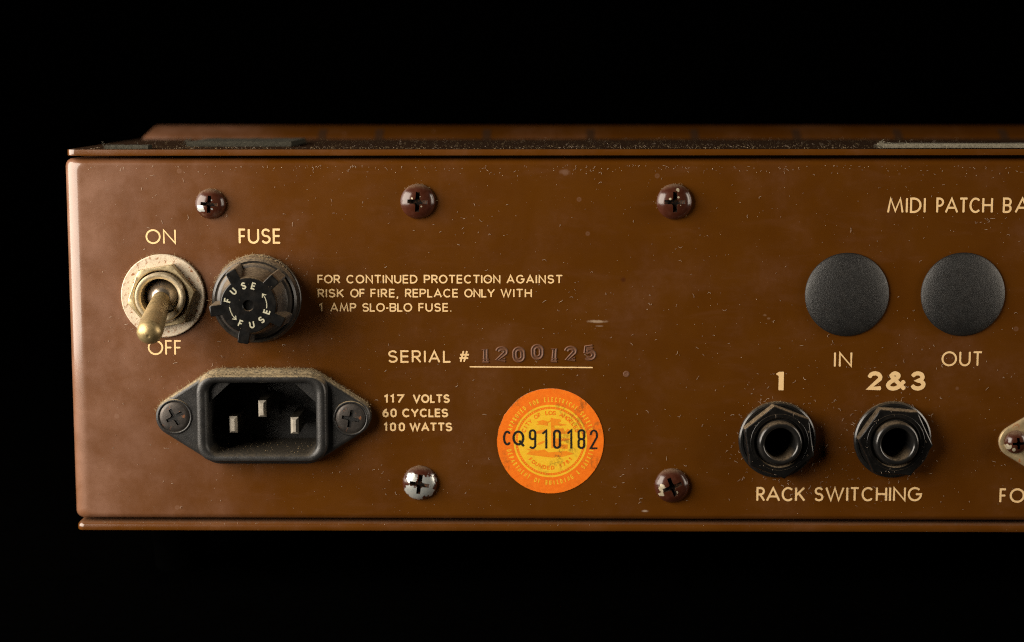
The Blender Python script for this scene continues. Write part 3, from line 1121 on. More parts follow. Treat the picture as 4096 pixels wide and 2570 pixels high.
# lever: leans down, swells towards its rounded tip
base = Vector((TOG_X, -1.5, TOG_Z))
tx, tz = P(598, 1331, 20.0)
tip = Vector((tx, -20.0, tz))
ax = (tip - base).normalized()
side = ax.cross(Vector((0, 0, 1))).normalized()
upv = side.cross(ax).normalized()
Lg = (tip - base).length
mb = MB()
rings = []
for s, r in [(0, 1.9), (2.0, 1.95), (3.6, 2.05), (5, 2.15), (8, 2.35), (12, 2.58), (15, 2.72), (17, 2.78), (Lg - 0.6, 2.80)] + \
        [(Lg - 0.6 + 2.6 * math.sin(rad(a)), 2.80 * math.cos(rad(a))) for a in (12, 24, 36, 48, 60, 70, 79)] + [(Lg + 1.95, 0.34), (Lg + 1.86, 0.2), (Lg + 1.88, 0.03)]:
    c = base + ax * s
    rings.append([tuple(c + side * r * math.cos(2 * math.pi * j / 48) + upv * r * math.sin(2 * math.pi * j / 48)) for j in range(48)])
mb.loft(rings, True, True)
mb.build('lever', LEVER, tog, 'dull brass bat lever pointing down', sharp=50)

# ------------------------------------------------------------------ fuse holder
fus = empty('fuse_holder', (FUS_X, 0, FUS_Z), unit, 'round black fuse holder with a five-tabbed screw cap')
mb = MB()
R = 177 * MM
mb.lathe(FUS_X, FUS_Z, [(9.0, 0.0), (R - 0.1, 0.0), (R, 0.2), (R, 1.1), (R - 0.2, 1.35), (R - 0.55, 1.4), (R - 0.55, 1.8), (R - 0.25, 1.9),
                        (R - 0.3, 3.6), (R - 0.6, 4.4), (R - 1.1, 4.8), (R - 1.6, 4.7), (R - 1.8, 4.2), (6.5, 3.9)], 96)
mb.build('collar', FUSE_BODY, fus, 'dusty black collar', sharp=30)
# cap: a tapering core with five ribs that stand out as tabs
HC = 14.0
mb = MB()
tabs = [45, 117, 189, 261, 333]


def cap_ring(core, tab, half, h):
    pts = []
    for t in tabs:
        # the tab's two flanks, then the core's arc to the next tab
        a_in = math.degrees(math.asin(half / core))
        for (x, y) in ((math.sqrt(core * core - half * half), -half), (tab - 0.25, -half), (tab, -half + 0.25), (tab, half - 0.25), (tab - 0.25, half),
                       (math.sqrt(core * core - half * half), half)):
            ca, sa = math.cos(rad(t)), math.sin(rad(t))
            pts.append((FUS_X + x * ca - y * sa, -h, FUS_Z + x * sa + y * ca))
        for k in range(1, 8):
            a = rad(t + a_in + (72 - 2 * a_in) * k / 8)
            pts.append((FUS_X + core * math.cos(a), -h, FUS_Z + core * math.sin(a)))
    return pts


mb.loft([cap_ring(8.0, 9.0, 1.25, 4.0), cap_ring(7.3, 8.75, 1.25, 7.0), cap_ring(6.3, 8.55, 1.25, HC - 1.4)], mat=1)
mb.loft([cap_ring(6.3, 8.55, 1.25, HC - 1.4), cap_ring(6.2, 8.55, 1.25, HC - 0.4), cap_ring(6.05, 8.45, 1.2, HC - 0.08), cap_ring(5.9, 8.25, 1.1, HC)])
# top face with a small round dimple
seg = 13 * 5
top = cap_ring(5.9, 8.25, 1.1, HC)
n = len(top)
dim = [(1.25, HC), (1.18, HC - 0.08), (1.12, HC - 0.7), (0.02, HC - 0.75)]
rings = [top]
for r, h in dim:
    rr = []
    for p in top:
        a = math.atan2(p[2] - FUS_Z, p[0] - FUS_X)
        rr.append((FUS_X + r * math.cos(a), -h, FUS_Z + r * math.sin(a)))
    rings.append(rr)
mid = []
for p in top:
    a = math.atan2(p[2] - FUS_Z, p[0] - FUS_X)
    mid.append((FUS_X + 5.0 * math.cos(a), -HC, FUS_Z + 5.0 * math.sin(a)))
rings.insert(1, mid)
mb.loft(rings)
cap = mb.build('cap', [FUSE_CAP, FUSE_SIDE], fus, 'black cap marked FUSE twice with two arrows', sharp=30)
# translucent-looking grey skirt plate between the ribs
mb = MB()
mb.lathe(FUS_X, FUS_Z, [(8.55, 3.9), (8.5, 4.6), (8.2, 5.4), (7.3, 5.9), (5.0, 6.0)], 80)
mb.build('skirt', FUSE_SIDE, fus, sharp=40)
kk = 0
for ch, a, r, kind in (('F', 166, 4.63, 1), ('U', 135.5, 4.40, 1), ('S', 102, 4.40, 1), ('E', 74, 4.42, 1),
                       ('F', 246, 4.30, -1), ('U', 280, 4.30, -1), ('S', 312, 4.25, -1), ('E', 341, 4.25, -1)):
    if ch == 'F':
        mb = MB()
    hgt = 1.55
    w = {'F': 0.56, 'U': 0.72, 'S': 0.66, 'E': 0.6}[ch]
    th = rad(a - 90) if kind == 1 else rad(a + 90)
    cxp, czp = FUS_X + r * math.cos(rad(a)), FUS_Z + r * math.sin(rad(a))
    for pl in glyph(ch, w, 0.2):
        q = []
        for x, y in pl:
            lx, ly = (x - w / 2) * hgt, (y - 0.5) * hgt
            if False:
                continue
            q.append((cxp + lx * math.cos(th) - ly * math.sin(th), czp + lx * math.sin(th) + ly * math.cos(th)))
        if len(q) > 1:
            ribbon(mb, q, 0.30, -(HC + 0.03 + STEP * (kk % 5)), flat)
        kk += 1
    if ch == 'E':
        mb.build('cap_lettering', INK_CAP, fus, 'pale word FUSE on the cap', sharp=0, fix=False)
for a0, a1 in ((-8, 36), (186, 226)):
    mb = MB()
    ar = [(FUS_X + 4.05 * math.cos(rad(a)), FUS_Z + 4.05 * math.sin(rad(a))) for a in [a0 + (a1 - a0) * i / 10 for i in range(11)]]
    ribbon(mb, ar, 0.17, -(HC + 0.03), flat)
    e_, f_ = Vector(ar[-1]), (Vector(ar[-1]) - Vector(ar[-2])).normalized()
    nn = Vector((-f_.y, f_.x))
    ribbon(mb, [tuple(e_ - f_ * 0.45 + nn * 0.5), tuple(e_ + f_ * 0.2), tuple(e_ - f_ * 0.45 - nn * 0.5)], 0.17, -(HC + 0.035), flat)
    mb.build('cap_arrow', INK_CAP, fus, 'pale curved arrow on the cap', sharp=0, fix=False)

# ------------------------------------------------------------------ power inlet
inl = empty('power_inlet', (IEC_X, 0, IEC_Z), unit, 'black three-pin mains inlet with two screwed ears')
EAR = 352 * MM
RIM_X, RIM_Z = IEC_X + 0.15, IEC_Z + 0.10
outline = hull([(sx * EAR + 4.45 * math.cos(rad(a)), 4.45 * math.sin(rad(a))) for sx in (-1, 1) for a in range(0, 360, 6)] + rrect(14.6, 10.85, 4.8, 10))


def resample(pts, n):
    P_ = [Vector(p) for p in pts] + [Vector(pts[0])]
    L_ = [0]
    for a, b in zip(P_[:-1], P_[1:]):
        L_.append(L_[-1] + (b - a).length)
    out, j = [], 0
    for i in range(n):
        s = L_[-1] * i / n
        while L_[j + 1] < s:
            j += 1
        t = (s - L_[j]) / max(L_[j + 1] - L_[j], 1e-9)
        out.append(tuple(P_[j].lerp(P_[j + 1], t)))
    return out


outline = resample(outline, 160)


def ring_at(pts, h, dx=0.0, dz=0.0):
    return [(IEC_X + dx + a, -h, IEC_Z + dz + b) for a, b in pts]


mb = MB()
FT = 3.0
rings = [ring_at(outline, 0.0), ring_at(outline, FT - 0.9)]
for a in (25, 50, 75, 90):
    rings.append(ring_at(offset_poly(outline, 0.9 * (1 - math.cos(rad(a)))), FT - 0.9 + 0.9 * math.sin(rad(a))))
mb.loft(rings, False, False)
flange_edge = offset_poly(outline, 0.9)
flange = MB()
flange.v, flange.f, flange.m = list(mb.v), list(mb.f), list(mb.m)
# rim with the opening
def rr(hx, hz, r):
    return rrect(hx, hz, r, 8)


n_ = len(rr(1, 1, 0.2))
OX, OZ = 15.0, 10.75
IX, IZ = 12.15, 8.0
RH = 5.2


def circ_match(pts, ref):
    return pts


# flange face from the outer outline to the rim's foot: matched by angle
def by_angle(pts, n):
    """Outline re-sampled at n equal angles about its middle."""
    out = []
    m = len(pts)
    for i in range(n):
        a = 2 * math.pi * i / n
        d = Vector((math.cos(a), math.sin(a)))
        best = None
        for j in range(m):
            p, q = Vector(pts[j]), Vector(pts[(j + 1) % m])
            e = q - p
            den = d.x * e.y - d.y * e.x
            if abs(den) < 1e-12:
                continue
            t = (p.x * e.y - p.y * e.x) / den
            s = (p.x * d.y - p.y * d.x) / den
            if t > 0 and -1e-9 <= s <= 1 + 1e-9 and (best is None or t < best):
                best = t
        out.append((d.x * best, d.y * best))
    return out


NA = 180
foot_in = rr(OX - 0.2, OZ - 0.05, 4.6)
A1 = by_angle(flange_edge, NA)
A2 = by_angle([(a, b + (0.55 if b > 3 else 0)) for a, b in rr(14.75, 9.95, 4.0)], NA)
mb.loft([ring_at(A1, FT), ring_at(A2, FT)])
rim = []
def rim_ring(hx, hz, r, h):
    return ring_at(by_angle(rr(hx, hz, r), NA), h, 0.0, 0.0)


mb.loft([ring_at(A2, FT), rim_ring(14.7, 9.95, 4.0, RH - 1.5), rim_ring(14.65, 9.92, 4.0, RH - 0.9), rim_ring(14.45, 9.8, 3.85, RH - 0.35), rim_ring(14.05, 9.5, 3.55, RH - 0.05),
         rim_ring(13.55, 9.1, 3.2, RH), rim_ring(13.0, 8.75, 2.9, RH - 0.05), rim_ring(12.55, 8.4, 2.6, RH - 0.35), rim_ring(12.2, 8.1, 2.4, RH - 0.9),
         rim_ring(12.1, 8.0, 2.3, RH - 1.6), rim_ring(11.9, 7.8, 2.0, -13.0)], False, True)
# chamfered upper corners of the cavity, a step below the rim
for sx in (-1, 1):
    tri = [(sx * 12.3, 8.2), (sx * 6.9, 8.2), (sx * 12.3, 3.2)]
    f = [(IEC_X + a, -3.1, IEC_Z + b) for a, b in tri] + [(IEC_X + a, 12.8, IEC_Z + b) for a, b in tri]
    mb.add(f, [(0, 1, 2), (3, 5, 4), (0, 3, 4, 1), (1, 4, 5, 2), (2, 5, 3, 0)])
house = mb.build('housing', INLET_PLASTIC, inl, 'black moulded housing, dusty along its top', sharp=35)
# letter moulded in the floor
mb = MB()
fx, fz = IEC_X + 1.6, IEC_Z - 0.6
for pl in glyph('F', 0.62, 0.2):
    ribbon(mb, [(fx + a * 3.0, fz + b * 3.2 - 1.6) for a, b in pl], 0.55, 12.7, flat)
mb.build('moulded_letter', FUSE_CAP, inl, sharp=0)
for u, v in ((932, 1697), (1047.5, 1633.6), (1177, 1700.7)):
    x, z = P(u, v, 1.0)
    mb = MB()
    def sq(a, b, y):
        return [(x - a, y, z - b), (x + a, y, z - b), (x + a, y, z + b), (x - a, y, z + b)]
    z -= 0.25
    mb.loft([sq(0.95, 1.95, 12.9), sq(0.95, 1.95, 0.1), sq(0.90, 1.90, -0.15)], True, False, 1)
    mb.loft([sq(0.90, 1.90, -0.15), sq(0.36, 1.42, -0.95), sq(0.32, 1.38, -1.0)], False, True, 0)
    mb.build('pin', [PIN, SHANK], inl, sharp=20)
FLATHEAD = [(0.3, 0.42), (1.5, 0.40), (2.6, 0.30), (3.25, 0.18), (3.42, 0.0), (3.42, -1.2)]
for u, v, rot in ((698.5, 1668, 29), (1403, 1674.7, -12)):
    x, z = P(u, v, 3.0)
    make_screw('mounting_screw', FLATHEAD, [BLACK_STEEL, RECESS_BLACK], 1.95, 0.40, rot, inl, x, z, 3.0, None, hd=0.45, depth=0.44 + 0.9)
    mb = MB()
    mb.lathe(x, z, [(3.45, 3.0), (3.55, 3.22), (3.85, 3.25), (4.05, 3.02), (4.05, 2.9)], 48)
    mb.build('screw_seat', INLET_PLASTIC, inl, sharp=60)

# ------------------------------------------------------------------ jacks
for i, ((x, z), rot, lab) in enumerate(zip(JACKS, (39, 55.5), ('black jack socket under the figure 1', 'black jack socket under the figures 2&3'))):
    jk = empty('jack_socket', (x, 0, z), unit, lab)
    mb = MB()
    R = 156.5 * MM
    mb.lathe(x, z, [(4.6, 0.0), (R - 0.05, 0.0), (R, 0.2), (R - 0.1, 0.75), (R - 0.45, 1.0), (R - 0.9, 0.98), (R - 1.1, 0.75), (4.6, 0.75)], 96)
    mb.build('washer', SLEEVE_PLASTIC, jk, sharp=30)
    mb = MB()
    hexnut(mb, x, z, 8.5, 0.85, 3.9, rot, 5.55, 0.7, 12, 1.05, 0.30)
    mb.lathe(x, z, [(6.55, 3.9), (6.5, 3.93), (6.4, 3.93), (6.35, 3.9)], 72)
    mb.build('hex_nut', JACK_PLASTIC, jk, 'shiny black six-sided nut', sharp=25)
    mb = MB()
    prof = [(5.5, 0.6), (5.45, 3.2), (5.0, 3.25), (4.95, 4.9)]
    prof += [(4.22 + 0.74 * math.cos(rad(a)), 4.95 + 0.85 * math.sin(rad(a))) for a in (8, 25, 42, 60, 78, 95, 112, 130, 150, 170)]
    prof += [(3.42, 4.7), (3.40, -22.0), (0.02, -22.0)]
    mb.lathe(x, z, prof, 80)
    mb.build('sleeve', SLEEVE_PLASTIC, jk, sharp=35)

# ------------------------------------------------------------------ hole plugs
for (u, v), lab in (((3388.6, 1180), 'round black hole plug over the word IN'), ((3852.6, 1179), 'round black hole plug over the word OUT')):
    x, z = P(u, v, 0.4)
    mb = MB()
    R = 167.5 * MM
    mb.lathe(x, z, [(R, 0.0), (R, 0.28), (R - 0.12, 0.46), (R - 0.42, 0.68), (R - 1.4, 1.08), (R - 2.8, 1.45), (R - 4.8, 1.78), (R - 7.2, 1.97), (0.6, 2.03), (0.01, 2.035)], 96)
    mb.build('hole_plug', PLUG_PLASTIC, unit, lab, sharp=60)

# ------------------------------------------------------------------ socket at the right edge
din = empty('round_socket', (DIN_X, 0, DIN_Z), unit, 'rusty gold flange of a socket cut off by the picture edge')
ro = hull([(sx * 11.1 + 3.75 * math.cos(rad(a)), 3.75 * math.sin(rad(a))) for sx in (-1, 1) for a in range(0, 360, 6)] +
          [(9.5 * math.cos(rad(a)), 9.5 * math.sin(rad(a))) for a in range(0, 360, 4)])
ro = resample(ro, 120)
mb = MB()
NB = 120
def dr(pts, h):
    return [(DIN_X + a, -h, DIN_Z + b) for a, b in by_angle(pts, NB)]


ci = [(7.2 * math.cos(2 * math.pi * k / 90), 7.2 * math.sin(2 * math.pi * k / 90)) for k in range(90)]
mb.loft([dr(ro, 0.0), dr(ro, 0.45), dr(offset_poly(ro, 0.2), 0.75), dr(offset_poly(ro, 0.7), 0.9), dr(offset_poly(ro, 0.95), 0.82), dr(ci, 0.8), dr(ci, -3)])
mb.build('flange', PLATE, din, 'gold plated steel flange with rust', sharp=35)
mb = MB()
mb.lathe(DIN_X, DIN_Z, [(7.15, -3), (7.15, -1.2), (6.6, -1.0), (0.02, -1.0)], 64)
mb.build('insert', FUSE_CAP, din, sharp=35)
DIN_SCREW_MAT = screw_paint('worn_dark_maroon_screw', [(-2.2, -0.9, 0.7), (-0.9, -1.4, 0.4)])
for sx in (-1, 1):
    make_screw('mounting_screw', DOME, [DIN_SCREW_MAT, RECESS_BLACK], 1.75, 0.40, 4, din,
               DIN_X + sx * 11.1, DIN_Z, 0.85, None, hd=2.4, depth=1.7, scale=0.74)

# ------------------------------------------------------------------ approval sticker
SX, SZ = P(2201.5, 1765)
SR = 215 * MM
st = MB()
rng = random.Random(5)
ns = 120
edge = []
for j in range(ns):
    a = 2 * math.pi * j / ns
    rag = 0.0
    d = math.degrees(a)
    if 130 < d < 175:
        rag = rng.uniform(0, 0.16)
    edge.append((SX + (SR - rag) * math.cos(a), SZ + (SR - rag) * math.sin(a)))
st.add([(x, -0.12, z) for x, z in edge], [tuple(range(ns))], 0)
st.loft([[(x, -0.12, z) for x, z in edge], [(x, -0.005, z) for x, z in edge]], mat=1)
sticker = st.build('approval_sticker', [ORANGE, PAPER_EDGE], unit, 'round orange inspection sticker with a yellow city seal and black number', sharp=20)


def polar(r, a):
    return (SX + r * math.cos(rad(a)), SZ + r * math.sin(rad(a)))


def disc(mb, r, y, mat=0, seg=96):
    mb.add([(SX + r * math.cos(2 * math.pi * j / seg), y, SZ + r * math.sin(2 * math.pi * j / seg)) for j in range(seg)], [tuple(range(seg))], mat)


def annulus(mb, r0, r1, y, mat=0, seg=96):
    mb.loft([[(SX + r * math.cos(2 * math.pi * j / seg), y, SZ + r * math.sin(2 * math.pi * j / seg)) for j in range(seg)] for r in (r0, r1)], mat=mat)


def ring_text(mb, text, r_mid, hgt, stroke, a0, a1, top, y, mat, narrow=1.0):
    chars = [c for c in text]
    n = len(chars)
    for i, c in enumerate(chars):
        if c == ' ':
            continue
        a = a0 + (a1 - a0) * i / (n - 1)
        th = rad(a - 90) if top else rad(a + 90)
        w = widths(c, ROUND, stroke / hgt)[0] * narrow
        cx_, cz_ = polar(r_mid, a)
        for k, pl in enumerate(glyph(c, w, stroke / hgt)):
            q = [(cx_ + (px - w / 2) * hgt * math.cos(th) - (py - 0.5) * hgt * math.sin(th),
                  cz_ + (px - w / 2) * hgt * math.sin(th) + (py - 0.5) * hgt * math.cos(th)) for px, py in pl]
            ribbon(mb, q, stroke, y - STEP * k, flat, mat)


pr = MB()
k_ = MM / 3.217               # millimetres per pixel of the enlarged sticker
annulus(pr, 478 * k_, 452 * k_, -0.128)
disc(pr, 423 * k_, -0.128)
for j in range(84):           # beaded ring
    a = 2 * math.pi * j / 84
    bx_, bz_ = SX + 437 * k_ * math.cos(a), SZ + 437 * k_ * math.sin(a)
    pr.add([(bx_ + 6 * k_ * math.cos(t * math.pi / 3), -0.130, bz_ + 6 * k_ * math.sin(t * math.pi / 3)) for t in range(6)], [tuple(range(6))])
ring_text(pr, 'APPROVED FOR ELECTRICAL SAFETY', 548 * k_, 62 * k_, 10 * k_, 163, 17, True, -0.130, 0, 0.55)
ring_text(pr, 'DEPARTMENT OF BUILDING & SAFETY', 548 * k_, 62 * k_, 10 * k_, 193, 347, False, -0.130, 0, 0.55)
# orange marks on the yellow field
oy = -0.140
ring_text(pr, 'CITY OF LOS ANGELES', 372 * k_, 56 * k_, 11 * k_, 158, 22, True, oy, 2)
ring_text(pr, 'FOUNDED 1781', 352 * k_, 52 * k_, 11 * k_, 223, 318, False, oy, 2)


def blob(pts, mat=1, y=oy):
    pr.add([(SX + (a - 777) * k_, y, SZ + (757 - b) * k_) for a, b in pts], [tuple(range(len(pts)))], mat)


blob([(782, 450), (828, 462), (828, 840), (790, 850)])                      # the tower's shaded side
blob([(742, 500), (782, 478), (782, 500), (742, 520)])
blob([(600, 500), (680, 478), (742, 500), (742, 560), (690, 545), (640, 540), (595, 545), (625, 520)])
blob([(828, 460), (905, 470), (915, 500), (870, 520), (940, 530), (1000, 540), (940, 555), (828, 550)])
blob([(560, 640), (640, 615), (700, 600), (740, 630), (700, 655), (600, 660)])
blob([(828, 590), (950, 590), (960, 640), (1000, 590), (1030, 610), (1030, 660), (900, 660), (828, 640)])
blob([(600, 800), (640, 770), (700, 750), (700, 775), (640, 805)])
blob([(828, 720), (1010, 720), (1035, 740), (920, 760), (915, 800), (1000, 800), (1000, 860), (880, 850), (828, 820)])
blob([(460, 930), (510, 890), (610, 880), (700, 868), (750, 905), (900, 895), (985, 888), (1090, 925), (1000, 945), (930, 965), (800, 975), (640, 955)])
blob([(470, 865), (560, 862), (610, 878), (520, 884)])
pr.build('seal_print', [YELLOW, ORANGE_PALE, ORANGE], sticker, 'yellow seal and ring of words', sharp=0, fix=False)
bn = MB()
kk = 0
for ch, u0, u1, v0, v1, sw in (('C', 158, 268, 620, 812, 25), ('Q', 285, 437, 618, 812, 27), ('9', 498, 592, 602, 860, 24), ('1', 672, 738, 605, 862, 25),
                               ('0', 812, 912, 605, 858, 26), ('1', 998, 1062, 602, 862, 25), ('8', 1130, 1228, 600, 860, 25), ('2', 1288, 1392, 605, 862, 22)):
    hgt = (v1 - v0)
    w = (u1 - u0) / hgt
    gl = glyph(ch, w, sw / hgt)
    if ch == '8':
        s_ = sw / hgt
        l_, r_, b_, t_ = s_ / 2, w - s_ / 2, s_ / 2, 1 - s_ / 2
        c_, x_ = w / 2, (w - s_) / 2
        kq = 0.11
        gl = [arc(c_, t_ - kq, x_, kq, 0, 180, 10) + [(l_, 0.5 + kq)] + arc(c_, 0.5 + kq, x_, kq, 180, 360, 10) + [(r_, t_ - kq)],
              arc(c_, 0.5 - kq, x_, kq, 0, 180, 10) + [(l_, b_ + kq)] + arc(c_, b_ + kq, x_, kq, 180, 360, 10) + [(r_, 0.5 - kq)]]
    for pl in gl:
        ribbon(bn, [(SX + (u0 + a * hgt - 777) * k_, SZ + (757 - v1 + b * hgt) * k_) for a, b in pl], sw * 1.12 * k_, -(0.150 + STEP * (kk % 4)), flat)
        kk += 1
bn.build('number_print', BLACK_INK, sticker, 'black number CQ910182', sharp=0, fix=False)

# ------------------------------------------------------------------ felt strips on the lid
def strip(x0, x1, y0, y1, t, mat, lab, fray=0, seed=1):
    rg = random.Random(seed)
    mb = MB()
    n = 26
    rings = []
    for i in range(n):
        x = x0 + (x1 - x0) * i / (n - 1)
        j = lambda: rg.uniform(-0.06, 0.06)
        zt = LID_T + 0.02 + 0.25 * min(max(x + 100, 0) / 215.0, 1.0)
        rs = lambda y_: LID_RISE * y_
        rings.append([(x, y0 + j(), zt + rs(y0)), (x, y0 - 0.05 + j(), zt + t * 0.5 + rs(y0)), (x, y0 + 0.1 + j(), zt + t + j() + rs(y0)), (x, (y0 + y1) / 2, zt + t + j() + rs((y0 + y1) / 2)),
                      (x, y1, zt + t + j() + rs(y1)), (x, y1, zt + rs(y1))])
    mb.loft(rings, True, True)
    for i in range(fray):
        a = Vector((rg.choice([x0, x0, x0 + rg.uniform(0, 6)]), y0 + rg.uniform(0, 5), LID_T + t * rg.uniform(0.2, 1.1)))
        d = Vector((rg.uniform(-1, 0.4), rg.uniform(-0.3, 0.3), rg.uniform(-0.1, 0.7))).normalized() * rg.uniform(0.5, 1.9)
        fibre_into(mb, a, d, rg, 0.05)
    return mb.build('felt_strip', mat, unit, lab, sharp=45)


def fibre_into(mb, a, d, rg, r, curl=1.0, n=5, plane=None):
    """A thin curled hair from a along d."""
    up_ = Vector((0, -1, 0)) if plane is None else plane
    p = Vector(a)
    step = d.length / n
    e_ = d.normalized()
    ang = rg.uniform(-0.7, 0.7) * curl
    rings = []
    for i in range(n + 1):
        s = e_.cross(up_)
        if s.length < 1e-3:
            s = e_.cross(Vector((1, 0, 0.3)))
        s.normalize()
        t = s.cross(e_).normalized()
        k = r * (1.0 if 0 < i < n else 0.55)
        rings.append([tuple(p + s * k * math.cos(q) + t * k * math.sin(q)) for q in (0.5, 2.6, 4.7)])
        p = p + e_ * step
        e_ = (Matrix.Rotation(ang + rg.uniform(-0.25, 0.25), 3, up_) @ e_).normalized()
    mb.loft(rings, True, True)


sx0 = P(416, 590)[0]
sx1 = P(590, 590)[0]
strip(sx0, sx1, 0.6, 5.0, 0.85, FELT_DARK, 'small grey felt pad at the near left corner of the lid', 10, 3)
k17 = (D_MM + 12) / D_MM
strip(P(730, 590)[0] * k17, P(1154, 590)[0] * k17, 17.0, 46.0, 1.15, FELT_DARK, 'wide dark felt strip set back on the lid', 26, 4)
strip(P(3539, 590)[0], P(4200, 590)[0] + 120, 1.0, 8.0, 0.95, FELT_PALE, 'long pale felt strip with a frayed end on the lid', 90, 6)

# ------------------------------------------------------------------ dust: lint and grains lying on everything
rg = random.Random(11)
mb = MB()


def blocked(x, z):
    if math.hypot(x - TOG_X, z - TOG_Z) < 9.5 or math.hypot(x - FUS_X, z - FUS_Z) < 10.1 or math.hypot(x - SX, z - SZ) < SR + 0.2:
        return True
    for jx, jz in JACKS:
        if math.hypot(x - jx, z - jz) < 9.0:
            return True
    if abs(x - IEC_X) < 25 and abs(z - IEC_Z) < 11 * (1 - max(0, abs(x - IEC_X) - 12) / 20):
        return True
    return False


def lint_at(x, z, h=0.06, lo=0.25, hi=1.5, r=0.030, mat=0, curl=1.0):
    a = rg.uniform(0, 2 * math.pi)
    L_ = lo + (hi - lo) * rg.random() ** 2.2
    d = Vector((math.cos(a), rg.uniform(-0.25, 0.0), math.sin(a))) * L_
    m0 = len(mb.m)
    fibre_into(mb, (x, -h, z), d, rg, r * rg.uniform(0.7, 1.25), curl)
    for i in range(m0, len(mb.m)):
        mb.m[i] = mat


def grain(p, r, mat=0):
    o = Vector(p)
    vs = [tuple(o + Vector(q) * r * rg.uniform(0.7, 1.3)) for q in ((1, 0, 0), (-1, 0, 0), (0, -1, 0), (0, 1, 0), (0, 0, 1), (0, 0, -1))]
    mb.add(vs, [(0, 2, 4), (2, 1, 4), (1, 3, 4), (3, 0, 4), (2, 0, 5), (1, 2, 5), (3, 1, 5), (0, 3, 5)], mat)


def scatter(n, fx, fz, **kw):
    k = 0
    while k < n:
        x, z = fx(), fz()
        if blocked(x, z):
            continue
        lint_at(x, z, **kw)
        k += 1


clumps = [(rg.uniform(-90, 116), rg.uniform(ZB + 4, ZT - 3), rg.uniform(1.5, 7)) for _ in range(26)]
scatter(150, lambda: rg.uniform(-95, 118), lambda: rg.uniform(ZB + 3, ZT - 2), hi=1.2, r=0.029)
scatter(90, lambda: rg.uniform(20, 118), lambda: rg.uniform(ZB + 3, 5), hi=1.2, r=0.029)
for cx_, cz_, cr_ in clumps:
    for _ in range(rg.randint(2, 11)):
        x, z = rg.gauss(cx_, cr_), rg.gauss(cz_, cr_ * 0.7)
        if ZB + 3 < z < ZT - 2 and not blocked(x, z):
            lint_at(x, z, 0.06, 0.2, 1.2, 0.027)
for _ in range(1000):
    x, z = rg.uniform(-96, 118), rg.uniform(ZB + 2, ZT - 1.5)
    if not blocked(x, z):
        grain((x, -0.04, z), rg.uniform(0.025, 0.07))
for _ in range(300):                                     # thick just under the lid
    x, z = rg.uniform(-97, 118), ZT - 1.2 - abs(rg.gauss(0, 1.1))
    if rg.random() < 0.45:
        lint_at(x, z, 0.08 if z < ZT - 1.6 else -0.3, 0.2, 0.8, 0.024)
    else:
        grain((x, -0.02 if z < ZT - 1.6 else 0.5, z), rg.uniform(0.04, 0.10))
for (jx, jz) in JACKS:
    for _ in range(44):
        a, r_ = rg.uniform(0, 360), 9.1 + abs(rg.gauss(0, 2.2))
        lint_at(jx + r_ * math.cos(rad(a)), jz + r_ * math.sin(rad(a)), 0.1, 0.25, 1.1, 0.026)
    for _ in range(16):                                  # on the nut's face
        a, r_ = rg.uniform(0, 360), rg.uniform(5.9, 7.6)
        lint_at(jx + r_ * math.cos(rad(a)), jz + r_ * math.sin(rad(a)), 3.95, 0.2, 0.8, 0.022)
    for _ in range(90):                                  # fuzz along the washer's top
        a = rg.gauss(95, 34)
        lint_at(jx + 8.75 * math.cos(rad(a)), jz + 8.75 * math.sin(rad(a)), rg.uniform(0.1, 0.9), 0.2, 0.6, 0.028, 1)
for _ in range(230):                                     # fuse holder and washer tops
    a = rg.gauss(100, 42)
    lint_at(FUS_X + 10.0 * math.cos(rad(a)), FUS_Z + 10.0 * math.sin(rad(a)), rg.uniform(0.1, 4.5), 0.25, 0.9, 0.030, 1)
for _ in range(110):
    a = rg.gauss(110, 50)
    lint_at(TOG_X + 9.45 * math.cos(rad(a)), TOG_Z + 9.45 * math.sin(rad(a)), rg.uniform(0.1, 0.9), 0.25, 0.9, 0.028, 1)
top_pts = [p for p in outline if p[1] > 1.0]
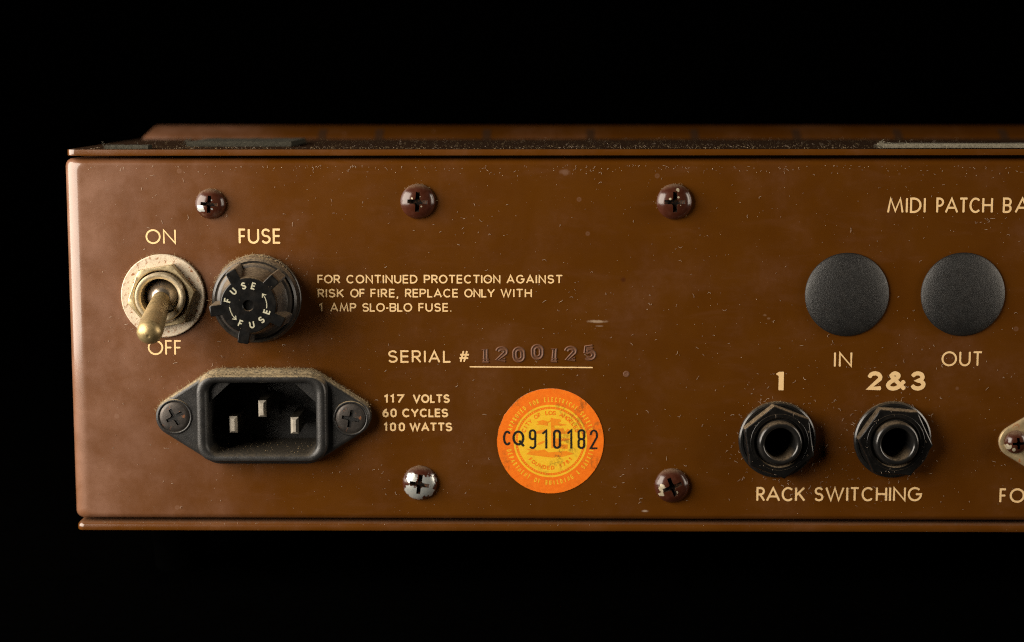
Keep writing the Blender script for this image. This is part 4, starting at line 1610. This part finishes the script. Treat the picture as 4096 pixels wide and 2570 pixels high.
for _ in range(1500):                                    # thick fuzz along the inlet's top
    p = rg.choice(top_pts)
    wgt = 1.0 if abs(p[0]) < 15 else 0.55
    if rg.random() > wgt:
        continue
    q = Vector((IEC_X + p[0] + rg.uniform(-0.4, 0.4), -rg.uniform(0.1, 2.7 if abs(p[0]) > 13 else 4.6), IEC_Z + p[1] + 0.02 - (0.9 if abs(p[0]) < 13 and False else 0)))
    if abs(p[0]) < 13 and -q.y > 3.0:
        q.z -= 0.9
    lint_at(q.x, q.z, -q.y, 0.15, 0.75 if rg.random() < 0.93 else 1.8, 0.034, 1)
for _ in range(110):                                     # crumbs on the cavity's floor
    grain((IEC_X + rg.uniform(-11, 11), rg.uniform(-4.0, 8), IEC_Z - 7.85), rg.uniform(0.04, 0.10), 1)
for i, (u, v, rpx, rot, chips, lab) in enumerate(SCREWS):
    x, z = P(u, v, 0.3)
    for _ in range(46):
        a = rg.gauss(85, 45)
        r_ = rpx * MM + rg.uniform(-0.08, 0.12)
        lint_at(x + r_ * math.cos(rad(a)), z + r_ * math.sin(rad(a)), rg.uniform(0.1, 0.6), 0.15, 0.6, 0.026, 1)
for _ in range(1700):                                    # the lid's top, denser near its edge
    x = rg.uniform(-96, 120)
    y = abs(rg.gauss(0, 12)) if rg.random() < 0.5 else rg.uniform(0, 76)
    if y > 76:
        continue
    grain((x, y, LID_T + 0.03 + LID_RISE * y + 0.25 * min(max(x + 100, 0) / 215.0, 1.0)), rg.uniform(0.03, 0.085), 1 if rg.random() < 0.9 else 0)
for _ in range(110):
    x, y = rg.uniform(-96, 120), abs(rg.gauss(0, 16))
    d = Vector((rg.uniform(-1, 1), rg.uniform(-1, 1), rg.uniform(0, 0.35))).normalized() * rg.uniform(0.3, 1.2)
    fibre_into(mb, (x, y, LID_T + 0.05 + LID_RISE * y + 0.25 * min(max(x + 100, 0) / 215.0, 1.0)), d, rg, 0.024, plane=Vector((0, 0, 1)))
for _ in range(200):                                     # grains in the seam along the bottom
    x = rg.uniform(-95, 118)
    f = (x - BX) / 205.0
    zt = BT_L + (BT_R - BT_L) * f
    grain((x, rg.uniform(-0.5, 0.2), zt - rg.uniform(0.0, 0.5)), rg.uniform(0.04, 0.09), rg.choice((0, 1)))
dust = mb.build('dust', [LINT_MAT, FUZZ_MAT], None, sharp=0, fix=False)
dust['kind'] = 'stuff'
dust['label'] = 'pale lint and dust lying on the brown unit'
dust['category'] = 'dust'
